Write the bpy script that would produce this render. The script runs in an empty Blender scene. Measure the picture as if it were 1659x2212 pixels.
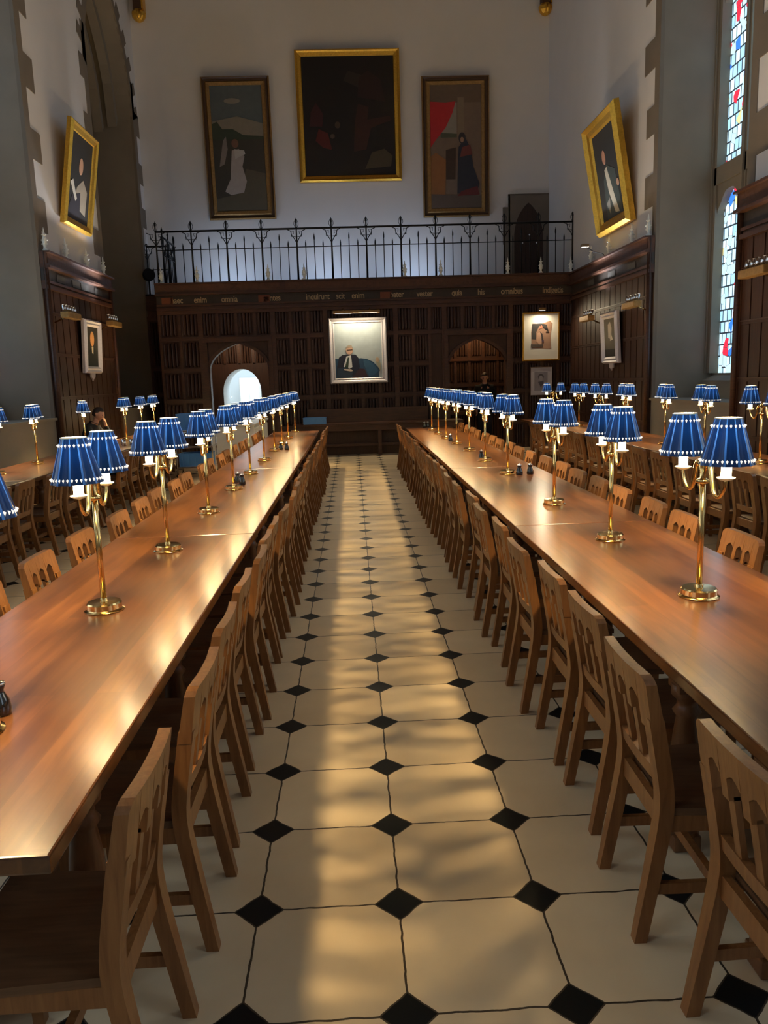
import bpy, bmesh, math, random
from mathutils import Vector, Matrix
random.seed(7)
PI = math.pi
C = bpy.context.scene.collection
SC = bpy.context.scene

# ------------------------------------------------------------------ camera, world, exposure
cam_d = bpy.data.cameras.new('camera')
cam = bpy.data.objects.new('camera', cam_d)
C.objects.link(cam)
cam_d.sensor_fit = 'VERTICAL'
cam_d.sensor_height = 36.0
cam_d.lens = 1683.0 * 36.0 / 2212.0
cam_d.clip_start = 0.05
cam_d.clip_end = 200
def cam_matrix(pitch, roll, yaw, loc):
    cy, sy, cp, sp = math.cos(yaw), math.sin(yaw), math.cos(pitch), math.sin(pitch)
    fwd = Vector((sy*cp, cy*cp, -sp))
    right = Vector((cy, -sy, 0))
    up = right.cross(fwd)
    cr, sr = math.cos(roll), math.sin(roll)
    r = cr*right + sr*up
    u = -sr*right + cr*up
    m = Matrix((( r.x, u.x, -fwd.x, loc[0]), (r.y, u.y, -fwd.y, loc[1]), (r.z, u.z, -fwd.z, loc[2]), (0, 0, 0, 1)))
    return m
cam.matrix_world = cam_matrix(0.1697, -0.0321, 0.0354, (-0.0903, -1.8547, 1.7084))
SC.camera = cam
SC.view_settings.view_transform = 'Standard'
SC.view_settings.look = 'None'
SC.view_settings.gamma = 1.0
SC.view_settings.use_curve_mapping = False
SC.view_settings.exposure = 0.42
w = bpy.data.worlds.new('world')
SC.world = w
w.use_nodes = True
w.node_tree.nodes['Background'].inputs[0].default_value = (0.5, 0.62, 0.8, 1)
w.node_tree.nodes['Background'].inputs[1].default_value = 0.02

LAMP_W = 44.0           # each candle bulb
GLASS = 1.9            # stained glass brightness
UPLIGHT = 24.0
WALLX = 5.10
Y_SCREEN = 16.5
Y_BACK = 18.9
Y_FRONT = -8.0
ZC = 3.93              # top of the panelling cornice
ZTOP = 12.6

# ------------------------------------------------------------------ materials
def mat(name):
    m = bpy.data.materials.new(name)
    m.use_nodes = True
    nt = m.node_tree
    return m, nt, nt.nodes['Principled BSDF']
def col(c): return (c[0], c[1], c[2], 1)
def plain(name, c, rough=0.5, metal=0.0, noise=0.0, nscale=20, bump=0.0, coat=0.0, spec=0.5):
    m, nt, p = mat(name)
    p.inputs['Base Color'].default_value = col(c)
    p.inputs['Roughness'].default_value = rough
    p.inputs['Metallic'].default_value = metal
    p.inputs['Coat Weight'].default_value = coat
    p.inputs['Specular IOR Level'].default_value = spec
    if noise or bump:
        tc = nt.nodes.new('ShaderNodeTexCoord')
        n = nt.nodes.new('ShaderNodeTexNoise')
        n.inputs['Scale'].default_value = nscale
        n.inputs['Detail'].default_value = 5
        nt.links.new(tc.outputs['Object'], n.inputs['Vector'])
        if noise:
            mx = nt.nodes.new('ShaderNodeMix'); mx.data_type = 'RGBA'
            mx.inputs[6].default_value = col([x*(1-noise) for x in c])
            mx.inputs[7].default_value = col([min(1, x*(1+noise)) for x in c])
            nt.links.new(n.outputs['Fac'], mx.inputs[0])
            nt.links.new(mx.outputs[2], p.inputs['Base Color'])
        if bump:
            b = nt.nodes.new('ShaderNodeBump')
            b.inputs['Strength'].default_value = bump
            b.inputs['Distance'].default_value = 0.01
            nt.links.new(n.outputs['Fac'], b.inputs['Height'])
            nt.links.new(b.outputs['Normal'], p.inputs['Normal'])
    return m
def wood(name, c1, c2, rough=0.4, axis=2, stretch=18.0, scale=3.0, coat=0.0, planks=None, bump=0.05):
    """grain along the axis; planks=(width, length) draws separate boards along Y"""
    m, nt, p = mat(name)
    tc = nt.nodes.new('ShaderNodeTexCoord')
    mp = nt.nodes.new('ShaderNodeMapping')
    s = [stretch, stretch, stretch]; s[axis] = 1.0
    mp.inputs['Scale'].default_value = s
    nt.links.new(tc.outputs['Object'], mp.inputs['Vector'])
    n = nt.nodes.new('ShaderNodeTexNoise')
    n.inputs['Scale'].default_value = scale
    n.inputs['Detail'].default_value = 6
    n.inputs['Distortion'].default_value = 0.6
    nt.links.new(mp.outputs[0], n.inputs['Vector'])
    mx = nt.nodes.new('ShaderNodeMix'); mx.data_type = 'RGBA'
    mx.inputs[6].default_value = col(c1); mx.inputs[7].default_value = col(c2)
    r = nt.nodes.new('ShaderNodeValToRGB')
    r.color_ramp.elements[0].position = 0.3; r.color_ramp.elements[1].position = 0.72
    nt.links.new(n.outputs['Fac'], r.inputs[0])
    nt.links.new(r.outputs[0], mx.inputs[0])
    out = mx.outputs[2]
    if planks:
        sp = nt.nodes.new('ShaderNodeSeparateXYZ'); nt.links.new(tc.outputs['Object'], sp.inputs[0])
        cb = nt.nodes.new('ShaderNodeCombineXYZ')
        nt.links.new(sp.outputs[1], cb.inputs[0]); nt.links.new(sp.outputs[0], cb.inputs[1])
        bt = nt.nodes.new('ShaderNodeTexBrick')
        bt.inputs['Color1'].default_value = (0.50, 0.45, 0.43, 1)
        bt.inputs['Color2'].default_value = (1.15, 1.15, 1.15, 1)
        bt.inputs['Mortar'].default_value = (0.6, 0.55, 0.5, 1)
        bt.inputs['Scale'].default_value = 1.0
        bt.inputs['Mortar Size'].default_value = 0.0008
        bt.inputs['Brick Width'].default_value = planks[1]
        bt.inputs['Row Height'].default_value = planks[0]
        nt.links.new(cb.outputs[0], bt.inputs['Vector'])
        mm = nt.nodes.new('ShaderNodeMix'); mm.data_type = 'RGBA'; mm.blend_type = 'MULTIPLY'
        mm.inputs[0].default_value = 1.0
        nt.links.new(out, mm.inputs[6]); nt.links.new(bt.outputs['Color'], mm.inputs[7])
        out = mm.outputs[2]
    nt.links.new(out, p.inputs['Base Color'])
    p.inputs['Roughness'].default_value = rough
    p.inputs['Coat Weight'].default_value = coat
    p.inputs['Coat Roughness'].default_value = 0.18
    if bump:
        b = nt.nodes.new('ShaderNodeBump'); b.inputs['Strength'].default_value = bump
        b.inputs['Distance'].default_value = 0.004
        nt.links.new(n.outputs['Fac'], b.inputs['Height']); nt.links.new(b.outputs['Normal'], p.inputs['Normal'])
    return m
def emit(name, c, s):
    m, nt, p = mat(name)
    p.inputs['Base Color'].default_value = col(c)
    p.inputs['Emission Color'].default_value = col(c)
    p.inputs['Emission Strength'].default_value = s
    return m

M = {}
M['table'] = wood('table_oak', (0.100, 0.033, 0.008), (0.170, 0.065, 0.016), rough=0.30, axis=1, stretch=14, scale=2.2, coat=0.7, planks=(0.128, 1.7), bump=0.03)
M['table_dark'] = wood('table_frame_oak', (0.13, 0.055, 0.02), (0.2, 0.09, 0.034), rough=0.4, axis=2)
M['chair'] = wood('chair_oak', (0.185, 0.069, 0.018), (0.28, 0.120, 0.036), rough=0.38, axis=2, stretch=12, scale=5, coat=0.1)
M['seat'] = wood('chair_seat_oak', (0.09, 0.042, 0.018), (0.15, 0.07, 0.03), rough=0.4, axis=1, stretch=12, scale=5)
M['panel'] = wood('dark_oak', (0.030, 0.011, 0.006), (0.060, 0.023, 0.011), rough=0.52, axis=2, stretch=14, scale=4, bump=0.15)
M['panel_rail'] = wood('dark_oak_rail', (0.042, 0.016, 0.008), (0.085, 0.033, 0.015), rough=0.42, axis=0, stretch=10, scale=4)
M['carved'] = plain('carved_oak', (0.085, 0.034, 0.015), 0.5, noise=0.5, nscale=14, bump=0.9)
M['band'] = plain('inscription_band', (0.03, 0.022, 0.016), 0.5, noise=0.5, nscale=9)
M['band_red'] = plain('inscription_band_red', (0.16, 0.045, 0.016), 0.5)
M['letter'] = plain('faded_gilt_letter', (0.45, 0.34, 0.2), 0.5, metal=0.2)
M['plaster'] = plain('white_plaster', (0.70, 0.69, 0.68), 0.9, noise=0.04, nscale=2, bump=0.05)
M['stone'] = plain('grey_stone', (0.22, 0.19, 0.145), 0.85, noise=0.22, nscale=1.6, bump=0.3)
M['quoin'] = plain('quoin_stone', (0.18, 0.15, 0.115), 0.85, noise=0.2, nscale=2.5, bump=0.25)
M['iron'] = plain('black_iron', (0.012, 0.013, 0.016), 0.4, metal=0.6)
M['brass'] = plain('polished_brass', (0.72, 0.50, 0.20), 0.16, metal=1.0)
M['gold'] = plain('gilt_frame', (0.85, 0.44, 0.06), 0.32, metal=0.85, noise=0.35, nscale=30, bump=0.7)
M['oldgold'] = plain('old_gilt', (0.34, 0.20, 0.07), 0.42, metal=0.6, noise=0.45, nscale=24, bump=0.7)
M['darkframe'] = plain('dark_frame', (0.07, 0.035, 0.014), 0.4, noise=0.3)
M['silver'] = plain('silver_leaf_frame', (0.70, 0.66, 0.68), 0.38, metal=0.35, noise=0.15, nscale=40, bump=0.4)
M['cream'] = plain('cream_candle', (0.95, 0.88, 0.68), 0.6)
M['black'] = plain('black_glaze', (0.006, 0.007, 0.009), 0.08, coat=0.6)
M['chrome'] = plain('chrome', (0.8, 0.8, 0.8), 0.15, metal=1.0)
M['blue_plastic'] = plain('blue_plastic', (0.10, 0.30, 0.66), 0.4)
M['white'] = plain('white_laminate', (0.85, 0.83, 0.78), 0.35)
M['china'] = plain('white_china', (0.85, 0.86, 0.86), 0.2)
M['servery'] = plain('servery_wall', (0.75, 0.82, 0.86), 0.6)
M['red_plastic'] = plain('red_tray', (0.55, 0.12, 0.08), 0.4)
M['paper'] = plain('white_mount', (0.82, 0.80, 0.72), 0.7)
M['finial'] = plain('silvered_finial', (0.9, 0.92, 0.86), 0.3, metal=0.0)
M['skin'] = plain('skin', (0.62, 0.34, 0.22), 0.5)
M['hair'] = plain('dark_hair', (0.03, 0.018, 0.012), 0.6)
M['cloth_black'] = plain('black_cloth', (0.008, 0.008, 0.010), 0.9)
M['cloth_dark'] = plain('dark_trousers', (0.012, 0.012, 0.02), 0.9)
M['door'] = wood('dark_door', (0.022, 0.010, 0.006), (0.045, 0.02, 0.011), rough=0.5, axis=2)
M['ceiling'] = wood('roof_timber', (0.05, 0.025, 0.012), (0.09, 0.045, 0.02), rough=0.6, axis=1)
M['bulb'] = emit('spot_bulb', (1.0, 0.85, 0.6), 4.0)
_pc = {}
def paint(c, rough=0.55):
    k = tuple(round(x, 3) for x in c)
    if k not in _pc: _pc[k] = plain('oil_paint', c, rough, noise=0.15, nscale=9)
    return _pc[k]

def shade_material():
    m, nt, p = mat('blue_satin_shade')
    nt.nodes.remove(p)
    out = nt.nodes['Material Output']
    geo = nt.nodes.new('ShaderNodeNewGeometry')
    mc = nt.nodes.new('ShaderNodeMix'); mc.data_type = 'RGBA'
    mc.inputs[6].default_value = (0.001, 0.021, 0.085, 1)
    mc.inputs[7].default_value = (0.9, 0.8, 0.6, 1)
    nt.links.new(geo.outputs['Backfacing'], mc.inputs[0])
    p = nt.nodes.new('ShaderNodeBsdfPrincipled')
    nt.links.new(mc.outputs[2], p.inputs['Base Color'])
    p.inputs['Roughness'].default_value = 0.32
    p.inputs['Specular IOR Level'].default_value = 0.35
    tr = nt.nodes.new('ShaderNodeBsdfTranslucent'); tr.inputs[0].default_value = (0.001, 0.030, 0.30, 1)
    ms = nt.nodes.new('ShaderNodeMixShader'); ms.inputs[0].default_value = 0.0035
    nt.links.new(p.outputs[0], ms.inputs[1]); nt.links.new(tr.outputs[0], ms.inputs[2])
    nt.links.new(ms.outputs[0], out.inputs[0])
    return m
M['shade'] = shade_material()
def rib_material():
    m, nt, p = mat('pale_blue_rib')
    out = nt.nodes['Material Output']
    p.inputs['Base Color'].default_value = (0.03, 0.13, 0.38, 1)
    p.inputs['Roughness'].default_value = 0.3
    tr = nt.nodes.new('ShaderNodeBsdfTranslucent'); tr.inputs[0].default_value = (0.03, 0.16, 0.9, 1)
    ms = nt.nodes.new('ShaderNodeMixShader'); ms.inputs[0].default_value = 0.008
    nt.links.new(p.outputs[0], ms.inputs[1]); nt.links.new(tr.outputs[0], ms.inputs[2])
    nt.links.new(ms.outputs[0], out.inputs[0])
    return m
M['rib'] = rib_material()
M['bead'] = emit('pierced_bead_glow', (0.95, 0.88, 0.78), 0.75)  # emission stands in for lamplight through the pierced holes
M['candle'] = emit('glowing_candle_sleeve', (1.0, 0.78, 0.42), 24.0)

def floor_material():
    T = 0.46
    m, nt, p = mat('octagon_and_diamond_floor')
    L = nt.links.new
    tc = nt.nodes.new('ShaderNodeTexCoord')
    sc = nt.nodes.new('ShaderNodeVectorMath'); sc.operation = 'SCALE'; sc.inputs['Scale'].default_value = 1/T
    L(tc.outputs['Object'], sc.inputs[0])
    nz = nt.nodes.new('ShaderNodeTexNoise'); nz.inputs['Scale'].default_value = 6.0; nz.inputs['Detail'].default_value = 4
    L(sc.outputs[0], nz.inputs['Vector'])
    wob = nt.nodes.new('ShaderNodeVectorMath'); wob.operation = 'MULTIPLY_ADD'
    wob.inputs[1].default_value = (0.03, 0.03, 0); 
    L(nz.outputs['Color'], wob.inputs[0]); L(sc.outputs[0], wob.inputs[2])
    off = nt.nodes.new('ShaderNodeVectorMath'); off.operation = 'SUBTRACT'; off.inputs[1].default_value = (0.015, 0.015, 0)
    L(wob.outputs[0], off.inputs[0])
    sp = nt.nodes.new('ShaderNodeSeparateXYZ'); L(off.outputs[0], sp.inputs[0])
    def mth(op, a, b=None):
        n = nt.nodes.new('ShaderNodeMath'); n.operation = op
        for i, v in enumerate((a, b)):
            if v is None: continue
            if isinstance(v, (int, float)): n.inputs[i].default_value = v
            else: L(v, n.inputs[i])
        return n.outputs[0]
    def frac(o):   # distance to the nearest lattice line
        return mth('ABSOLUTE', mth('SUBTRACT', o, mth('ROUND', o)))
    au, av = frac(sp.outputs[0]), frac(sp.outputs[1])
    d = mth('ADD', au, av)
    dia = mth('LESS_THAN', d, 0.170)
    grout_d = mth('LESS_THAN', mth('ABSOLUTE', mth('SUBTRACT', d, 0.174)), 0.008)
    line = mth('LESS_THAN', mth('MINIMUM', au, av), 0.0075)
    grout = mth('MAXIMUM', mth('MULTIPLY', line, mth('SUBTRACT', 1.0, dia)), grout_d)
    # slabs differ slightly
    fl = nt.nodes.new('ShaderNodeVectorMath'); fl.operation = 'FLOOR'; L(sc.outputs[0], fl.inputs[0])
    wn = nt.nodes.new('ShaderNodeTexWhiteNoise'); wn.noise_dimensions = '2D'; L(fl.outputs[0], wn.inputs['Vector'])
    n2 = nt.nodes.new('ShaderNodeTexNoise'); n2.inputs['Scale'].default_value = 1.7; n2.inputs['Detail'].default_value = 6
    L(sc.outputs[0], n2.inputs['Vector'])
    mixf = mth('ADD', mth('MULTIPLY', wn.outputs['Value'], 0.45), mth('MULTIPLY', n2.outputs['Fac'], 0.6))
    slab = nt.nodes.new('ShaderNodeMix'); slab.data_type = 'RGBA'
    slab.inputs[6].default_value = (0.52, 0.39, 0.23, 1); slab.inputs[7].default_value = (0.84, 0.68, 0.44, 1)
    L(mixf, slab.inputs[0])
    m1 = nt.nodes.new('ShaderNodeMix'); m1.data_type = 'RGBA'; m1.inputs[7].default_value = (0.008, 0.009, 0.009, 1)
    L(dia, m1.inputs[0]); L(slab.outputs[2], m1.inputs[6])
    m2 = nt.nodes.new('ShaderNodeMix'); m2.data_type = 'RGBA'; m2.inputs[7].default_value = (0.05, 0.035, 0.02, 1)
    L(grout, m2.inputs[0]); L(m1.outputs[2], m2.inputs[6])
    L(m2.outputs[2], p.inputs['Base Color'])
    L(mth('ADD', mth('MULTIPLY', n2.outputs['Fac'], 0.25), 0.30), p.inputs['Roughness'])
    L(mth('SUBTRACT', 0.5, mth('MULTIPLY', dia, 0.38)), p.inputs['Specular IOR Level'])
    b = nt.nodes.new('ShaderNodeBump'); b.inputs['Strength'].default_value = 0.35; b.inputs['Distance'].default_value = 0.004
    L(mth('SUBTRACT', mth('MULTIPLY', n2.outputs['Fac'], 0.5), grout), b.inputs['Height'])
    L(b.outputs['Normal'], p.inputs['Normal'])
    return m
M['floor'] = floor_material()

def glass_material():
    m, nt, p = mat('stained_glass')
    L = nt.links.new
    tc = nt.nodes.new('ShaderNodeTexCoord')
    sp = nt.nodes.new('ShaderNodeSeparateXYZ'); L(tc.outputs['Object'], sp.inputs[0])
    cb = nt.nodes.new('ShaderNodeCombineXYZ'); L(sp.outputs[1], cb.inputs[0]); L(sp.outputs[2], cb.inputs[1])
    bt = nt.nodes.new('ShaderNodeTexBrick')
    bt.inputs['Color1'].default_value = (0.46, 0.66, 0.80, 1); bt.inputs['Color2'].default_value = (0.20, 0.38, 0.52, 1)
    bt.inputs['Mortar'].default_value = (0.01, 0.015, 0.02, 1)
    bt.inputs['Scale'].default_value = 1.0; bt.inputs['Mortar Size'].default_value = 0.014
    bt.inputs['Brick Width'].default_value = 0.15; bt.inputs['Row Height'].default_value = 0.19
    L(cb.outputs[0], bt.inputs['Vector'])
    vo = nt.nodes.new('ShaderNodeTexVoronoi'); vo.voronoi_dimensions = '2D'; vo.inputs['Scale'].default_value = 6.5
    L(cb.outputs[0], vo.inputs['Vector'])
    ve = nt.nodes.new('ShaderNodeTexVoronoi'); ve.voronoi_dimensions = '2D'; ve.feature = 'DISTANCE_TO_EDGE'; ve.inputs['Scale'].default_value = 6.5
    L(cb.outputs[0], ve.inputs['Vector'])
    s2 = nt.nodes.new('ShaderNodeSeparateColor'); L(vo.outputs['Color'], s2.inputs[0])
    ramp = nt.nodes.new('ShaderNodeValToRGB'); ramp.color_ramp.interpolation = 'CONSTANT'
    els = ramp.color_ramp.elements
    els[0].position = 0.0; els[0].color = (0.55, 0.01, 0.03, 1)
    els[1].position = 0.05; els[1].color = (0.02, 0.12, 0.55, 1)
    for pos, c in ((0.09, (0.5, 0.42, 0.18, 1)), (0.12, (0.30, 0.42, 0.46, 1)), (0.30, (1, 1, 1, 1))):
        e = els.new(pos); e.color = c
    L(s2.outputs[0], ramp.inputs[0])
    lt = nt.nodes.new('ShaderNodeMath'); lt.operation = 'LESS_THAN'; lt.inputs[1].default_value = 0.30; L(s2.outputs[0], lt.inputs[0])
    mx = nt.nodes.new('ShaderNodeMix'); mx.data_type = 'RGBA'
    L(lt.outputs[0], mx.inputs[0]); L(bt.outputs['Color'], mx.inputs[6]); L(ramp.outputs[0], mx.inputs[7])
    ed = nt.nodes.new('ShaderNodeMath'); ed.operation = 'LESS_THAN'; ed.inputs[1].default_value = 0.025; L(ve.outputs['Distance'], ed.inputs[0])
    ea = nt.nodes.new('ShaderNodeMath'); ea.operation = 'MULTIPLY'; L(ed.outputs[0], ea.inputs[0]); L(lt.outputs[0], ea.inputs[1])
    m2 = nt.nodes.new('ShaderNodeMix'); m2.data_type = 'RGBA'; m2.inputs[7].default_value = (0.01, 0.015, 0.02, 1)
    L(ea.outputs[0], m2.inputs[0]); L(mx.outputs[2], m2.inputs[6])
    L(m2.outputs[2], p.inputs['Emission Color']); p.inputs['Emission Strength'].default_value = GLASS
    p.inputs['Base Color'].default_value = (0.05, 0.06, 0.07, 1)
    p.inputs['Roughness'].default_value = 0.3
    return m
M['glass'] = glass_material()
M['unseen_glass_fill'] = emit('unseen_window_fill', (0.70, 0.84, 1.0), 1.7)  # added brightness: unseen windows glow more to light the walls

# ------------------------------------------------------------------ mesh helpers
class MB:
    def __init__(s): s.v = []; s.f = []; s.mi = []; s.sm = []
    def add(s, vs, fs, mi=0, smooth=False):
        o = len(s.v); s.v += [tuple(v) for v in vs]
        for f in fs: s.f.append([i+o for i in f]); s.mi.append(mi); s.sm.append(smooth)
        return s
    def box(s, x0, x1, y0, y1, z0, z1, mi=0):
        return s.add([(x0,y0,z0),(x1,y0,z0),(x1,y1,z0),(x0,y1,z0),(x0,y0,z1),(x1,y0,z1),(x1,y1,z1),(x0,y1,z1)],
                     [(0,3,2,1),(4,5,6,7),(0,1,5,4),(1,2,6,5),(2,3,7,6),(3,0,4,7)], mi)
    def bbox(s, x0, x1, y0, y1, z0, z1, b=0.006, mi=0):
        """box with chamfered edges"""
        x0, x1 = min(x0, x1), max(x0, x1); y0, y1 = min(y0, y1), max(y0, y1)
        bm = bmesh.new(); bmesh.ops.create_cube(bm, size=1)
        for v in bm.verts: v.co = Vector((x0+(v.co.x+.5)*(x1-x0), y0+(v.co.y+.5)*(y1-y0), z0+(v.co.z+.5)*(z1-z0)))
        bmesh.ops.bevel(bm, geom=bm.edges[:]+bm.verts[:], offset=b, segments=2, affect='EDGES', profile=0.6)
        bm.verts.index_update()
        s.add([v.co for v in bm.verts], [[v.index for v in f.verts] for f in bm.faces], mi)
        bm.free(); return s
    def hexa(s, a, b, mi=0):
        """two quads (4 points each) joined"""
        return s.add(list(a)+list(b), [(0,3,2,1),(4,5,6,7),(0,1,5,4),(1,2,6,5),(2,3,7,6),(3,0,4,7)], mi)
    def tube(s, pts, rad, n=10, mi=0, caps=True):
        pts = [Vector(p) for p in pts]
        if not isinstance(rad, (list, tuple)): rad = [rad]*len(pts)
        rings = []; up = None
        for i, p in enumerate(pts):
            t = (pts[min(i+1, len(pts)-1)] - pts[max(i-1, 0)]).normalized()
            if up is None:
                a = Vector((0,0,1)) if abs(t.z) < .9 else Vector((1,0,0)); up = t.cross(a).normalized()
            else: up = (up - t*up.dot(t)).normalized()
            b = t.cross(up)
            rings.append([p + rad[i]*(up*math.cos(2*PI*k/n) + b*math.sin(2*PI*k/n)) for k in range(n)])
        vs = [v for r in rings for v in r]; fs = []
        for i in range(len(pts)-1):
            for k in range(n):
                fs.append((i*n+k, i*n+(k+1)%n, (i+1)*n+(k+1)%n, (i+1)*n+k))
        s.add(vs, fs, mi, n > 5)
        if caps:
            s.add(rings[0], [tuple(reversed(range(n)))], mi); s.add(rings[-1], [tuple(range(n))], mi)
        return s
    def lathe(s, prof, c=(0,0,0), n=20, mi=0, smooth=True, close=True):
        vs = []; fs = []
        for r, z in prof:
            for k in range(n): vs.append((c[0]+r*math.cos(2*PI*k/n), c[1]+r*math.sin(2*PI*k/n), c[2]+z))
        for i in range(len(prof)-1):
            for k in range(n): fs.append((i*n+k, i*n+(k+1)%n, (i+1)*n+(k+1)%n, (i+1)*n+k))
        s.add(vs, fs, mi, smooth)
        if close:
            for i, rev in ((0, True), (len(prof)-1, False)):
                ring = [vs[i*n+k] for k in range(n)]
                s.add(ring, [tuple(reversed(range(n))) if rev else tuple(range(n))], mi)
        return s
    def ball(s, c, r, n=8, sz=1.0, mi=0):
        m = n//2+1
        prof = [(max(1e-4, r*math.sin(PI*i/m)), -r*sz*math.cos(PI*i/m)) for i in range(m+1)]
        return s.lathe(prof, c, n, mi)
    def plate(s, poly, y0, y1, mi=0):
        """polygon in x,z extruded from y0 to y1"""
        n = len(poly)
        a = [(x, y0, z) for x, z in poly]; b = [(x, y1, z) for x, z in poly]
        s.add(a+b, [tuple(range(n)), tuple(reversed(range(n, 2*n)))] + [(i, n+i, n+(i+1)%n, (i+1)%n) for i in range(n)], mi)
        return s
    def build(s, name, mats, parent=None, loc=None):
        me = bpy.data.meshes.new(name)
        me.from_pydata(s.v, [], s.f)
        for m in (mats if isinstance(mats, (list, tuple)) else [mats]): me.materials.append(m)
        me.polygons.foreach_set('material_index', s.mi)
        me.polygons.foreach_set('use_smooth', s.sm)
        me.update()
        bm = bmesh.new(); bm.from_mesh(me)
        bmesh.ops.remove_doubles(bm, verts=bm.verts, dist=1e-5)
        if name != 'shade_cover': bmesh.ops.recalc_face_normals(bm, faces=bm.faces)
        bm.to_mesh(me); bm.free()
        o = bpy.data.objects.new(name, me); C.objects.link(o)
        if parent: o.parent = parent
        if loc: o.location = loc
        return o
def tag(o, label=None, cat=None, group=None, kind=None):
    if label: o['label'] = label
    if cat: o['category'] = cat
    if group: o['group'] = group
    if kind: o['kind'] = kind
    return o
def thing(name, loc=(0,0,0), rz=0.0, label=None, cat=None, group=None, rx=0.0):
    o = bpy.data.objects.new(name, None); C.objects.link(o)
    o.location = loc; o.rotation_euler = (rx, 0, rz); o.empty_display_size = 0.1
    return tag(o, label, cat, group)
def copy_tree(o, parent=None):
    c = o.copy(); C.objects.link(c)
    if parent: c.parent = parent
    for ch in list(o.children): copy_tree(ch, c)
    return c
def structure(o): o['kind'] = 'structure'; return o
ORD = ['first','second','third','fourth','fifth','sixth','seventh','eighth','ninth','tenth','eleventh','twelfth','thirteenth','fourteenth','fifteenth',
       'sixteenth','seventeenth','eighteenth','nineteenth','twentieth','twenty first','twenty second','twenty third','twenty fourth','twenty fifth','twenty sixth','twenty seventh']

# ------------------------------------------------------------------ setting: floor, walls, ceiling
fl = MB(); fl.add([(-7, Y_FRONT-0.3, 0), (7, Y_FRONT-0.3, 0), (7, 24, 0), (-7, 24, 0)], [(0,1,2,3)])
structure(fl.build('floor', M['floor']))

def arch_z(t, spring, rise):
    t = min(1, abs(t)); return spring + rise*math.sqrt(max(0, 4-(1+t)**2))/math.sqrt(3)
def tudor_z(t, spring, rise):
    t = min(1, abs(t))
    return spring + rise*(0.62*math.sqrt(max(0, 1-t**2.6)) + 0.38*(1-t))
def opening_wall(mb, P, u0, u1, z0, z1, ops, mi=0, n=24):
    """P(u,z)->point; ops: list of (ua,ub,zsill,fz) with fz(t) the head line"""
    cur = u0
    for ua, ub, zs, fz in sorted(ops, key=lambda o: o[0]):
        if ua > cur: mb.add([P(cur,z0),P(ua,z0),P(ua,z1),P(cur,z1)], [(0,1,2,3)], mi)
        if zs > z0: mb.add([P(ua,z0),P(ub,z0),P(ub,zs),P(ua,zs)], [(0,1,2,3)], mi)
        c, h = (ua+ub)/2, (ub-ua)/2
        us = [c-h*math.cos(PI*i/n) for i in range(n+1)]
        for a, b in zip(us, us[1:]):
            mb.add([P(a,fz((a-c)/h)),P(b,fz((b-c)/h)),P(b,z1),P(a,z1)], [(0,1,2,3)], mi)
        cur = ub
    if cur < u1: mb.add([P(cur,z0),P(u1,z0),P(u1,z1),P(cur,z1)], [(0,1,2,3)], mi)
def reveal(mb, P, Q, op, mi=0, n=24, sill=True):
    ua, ub, zs, fz = op; c, h = (ua+ub)/2, (ub-ua)/2
    line = [(ua, zs)] + [(c-h*math.cos(PI*i/n), fz(-math.cos(PI*i/n))) for i in range(n+1)] + [(ub, zs)]
    for (a, za), (b, zb) in zip(line, line[1:]):
        mb.add([P(a,za),P(b,zb),Q(b,zb),Q(a,za)], [(0,1,2,3)], mi)
    if sill: mb.add([P(ua,zs),P(ub,zs),Q(ub,zs),Q(ua,zs)], [(0,1,2,3)], mi)

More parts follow.
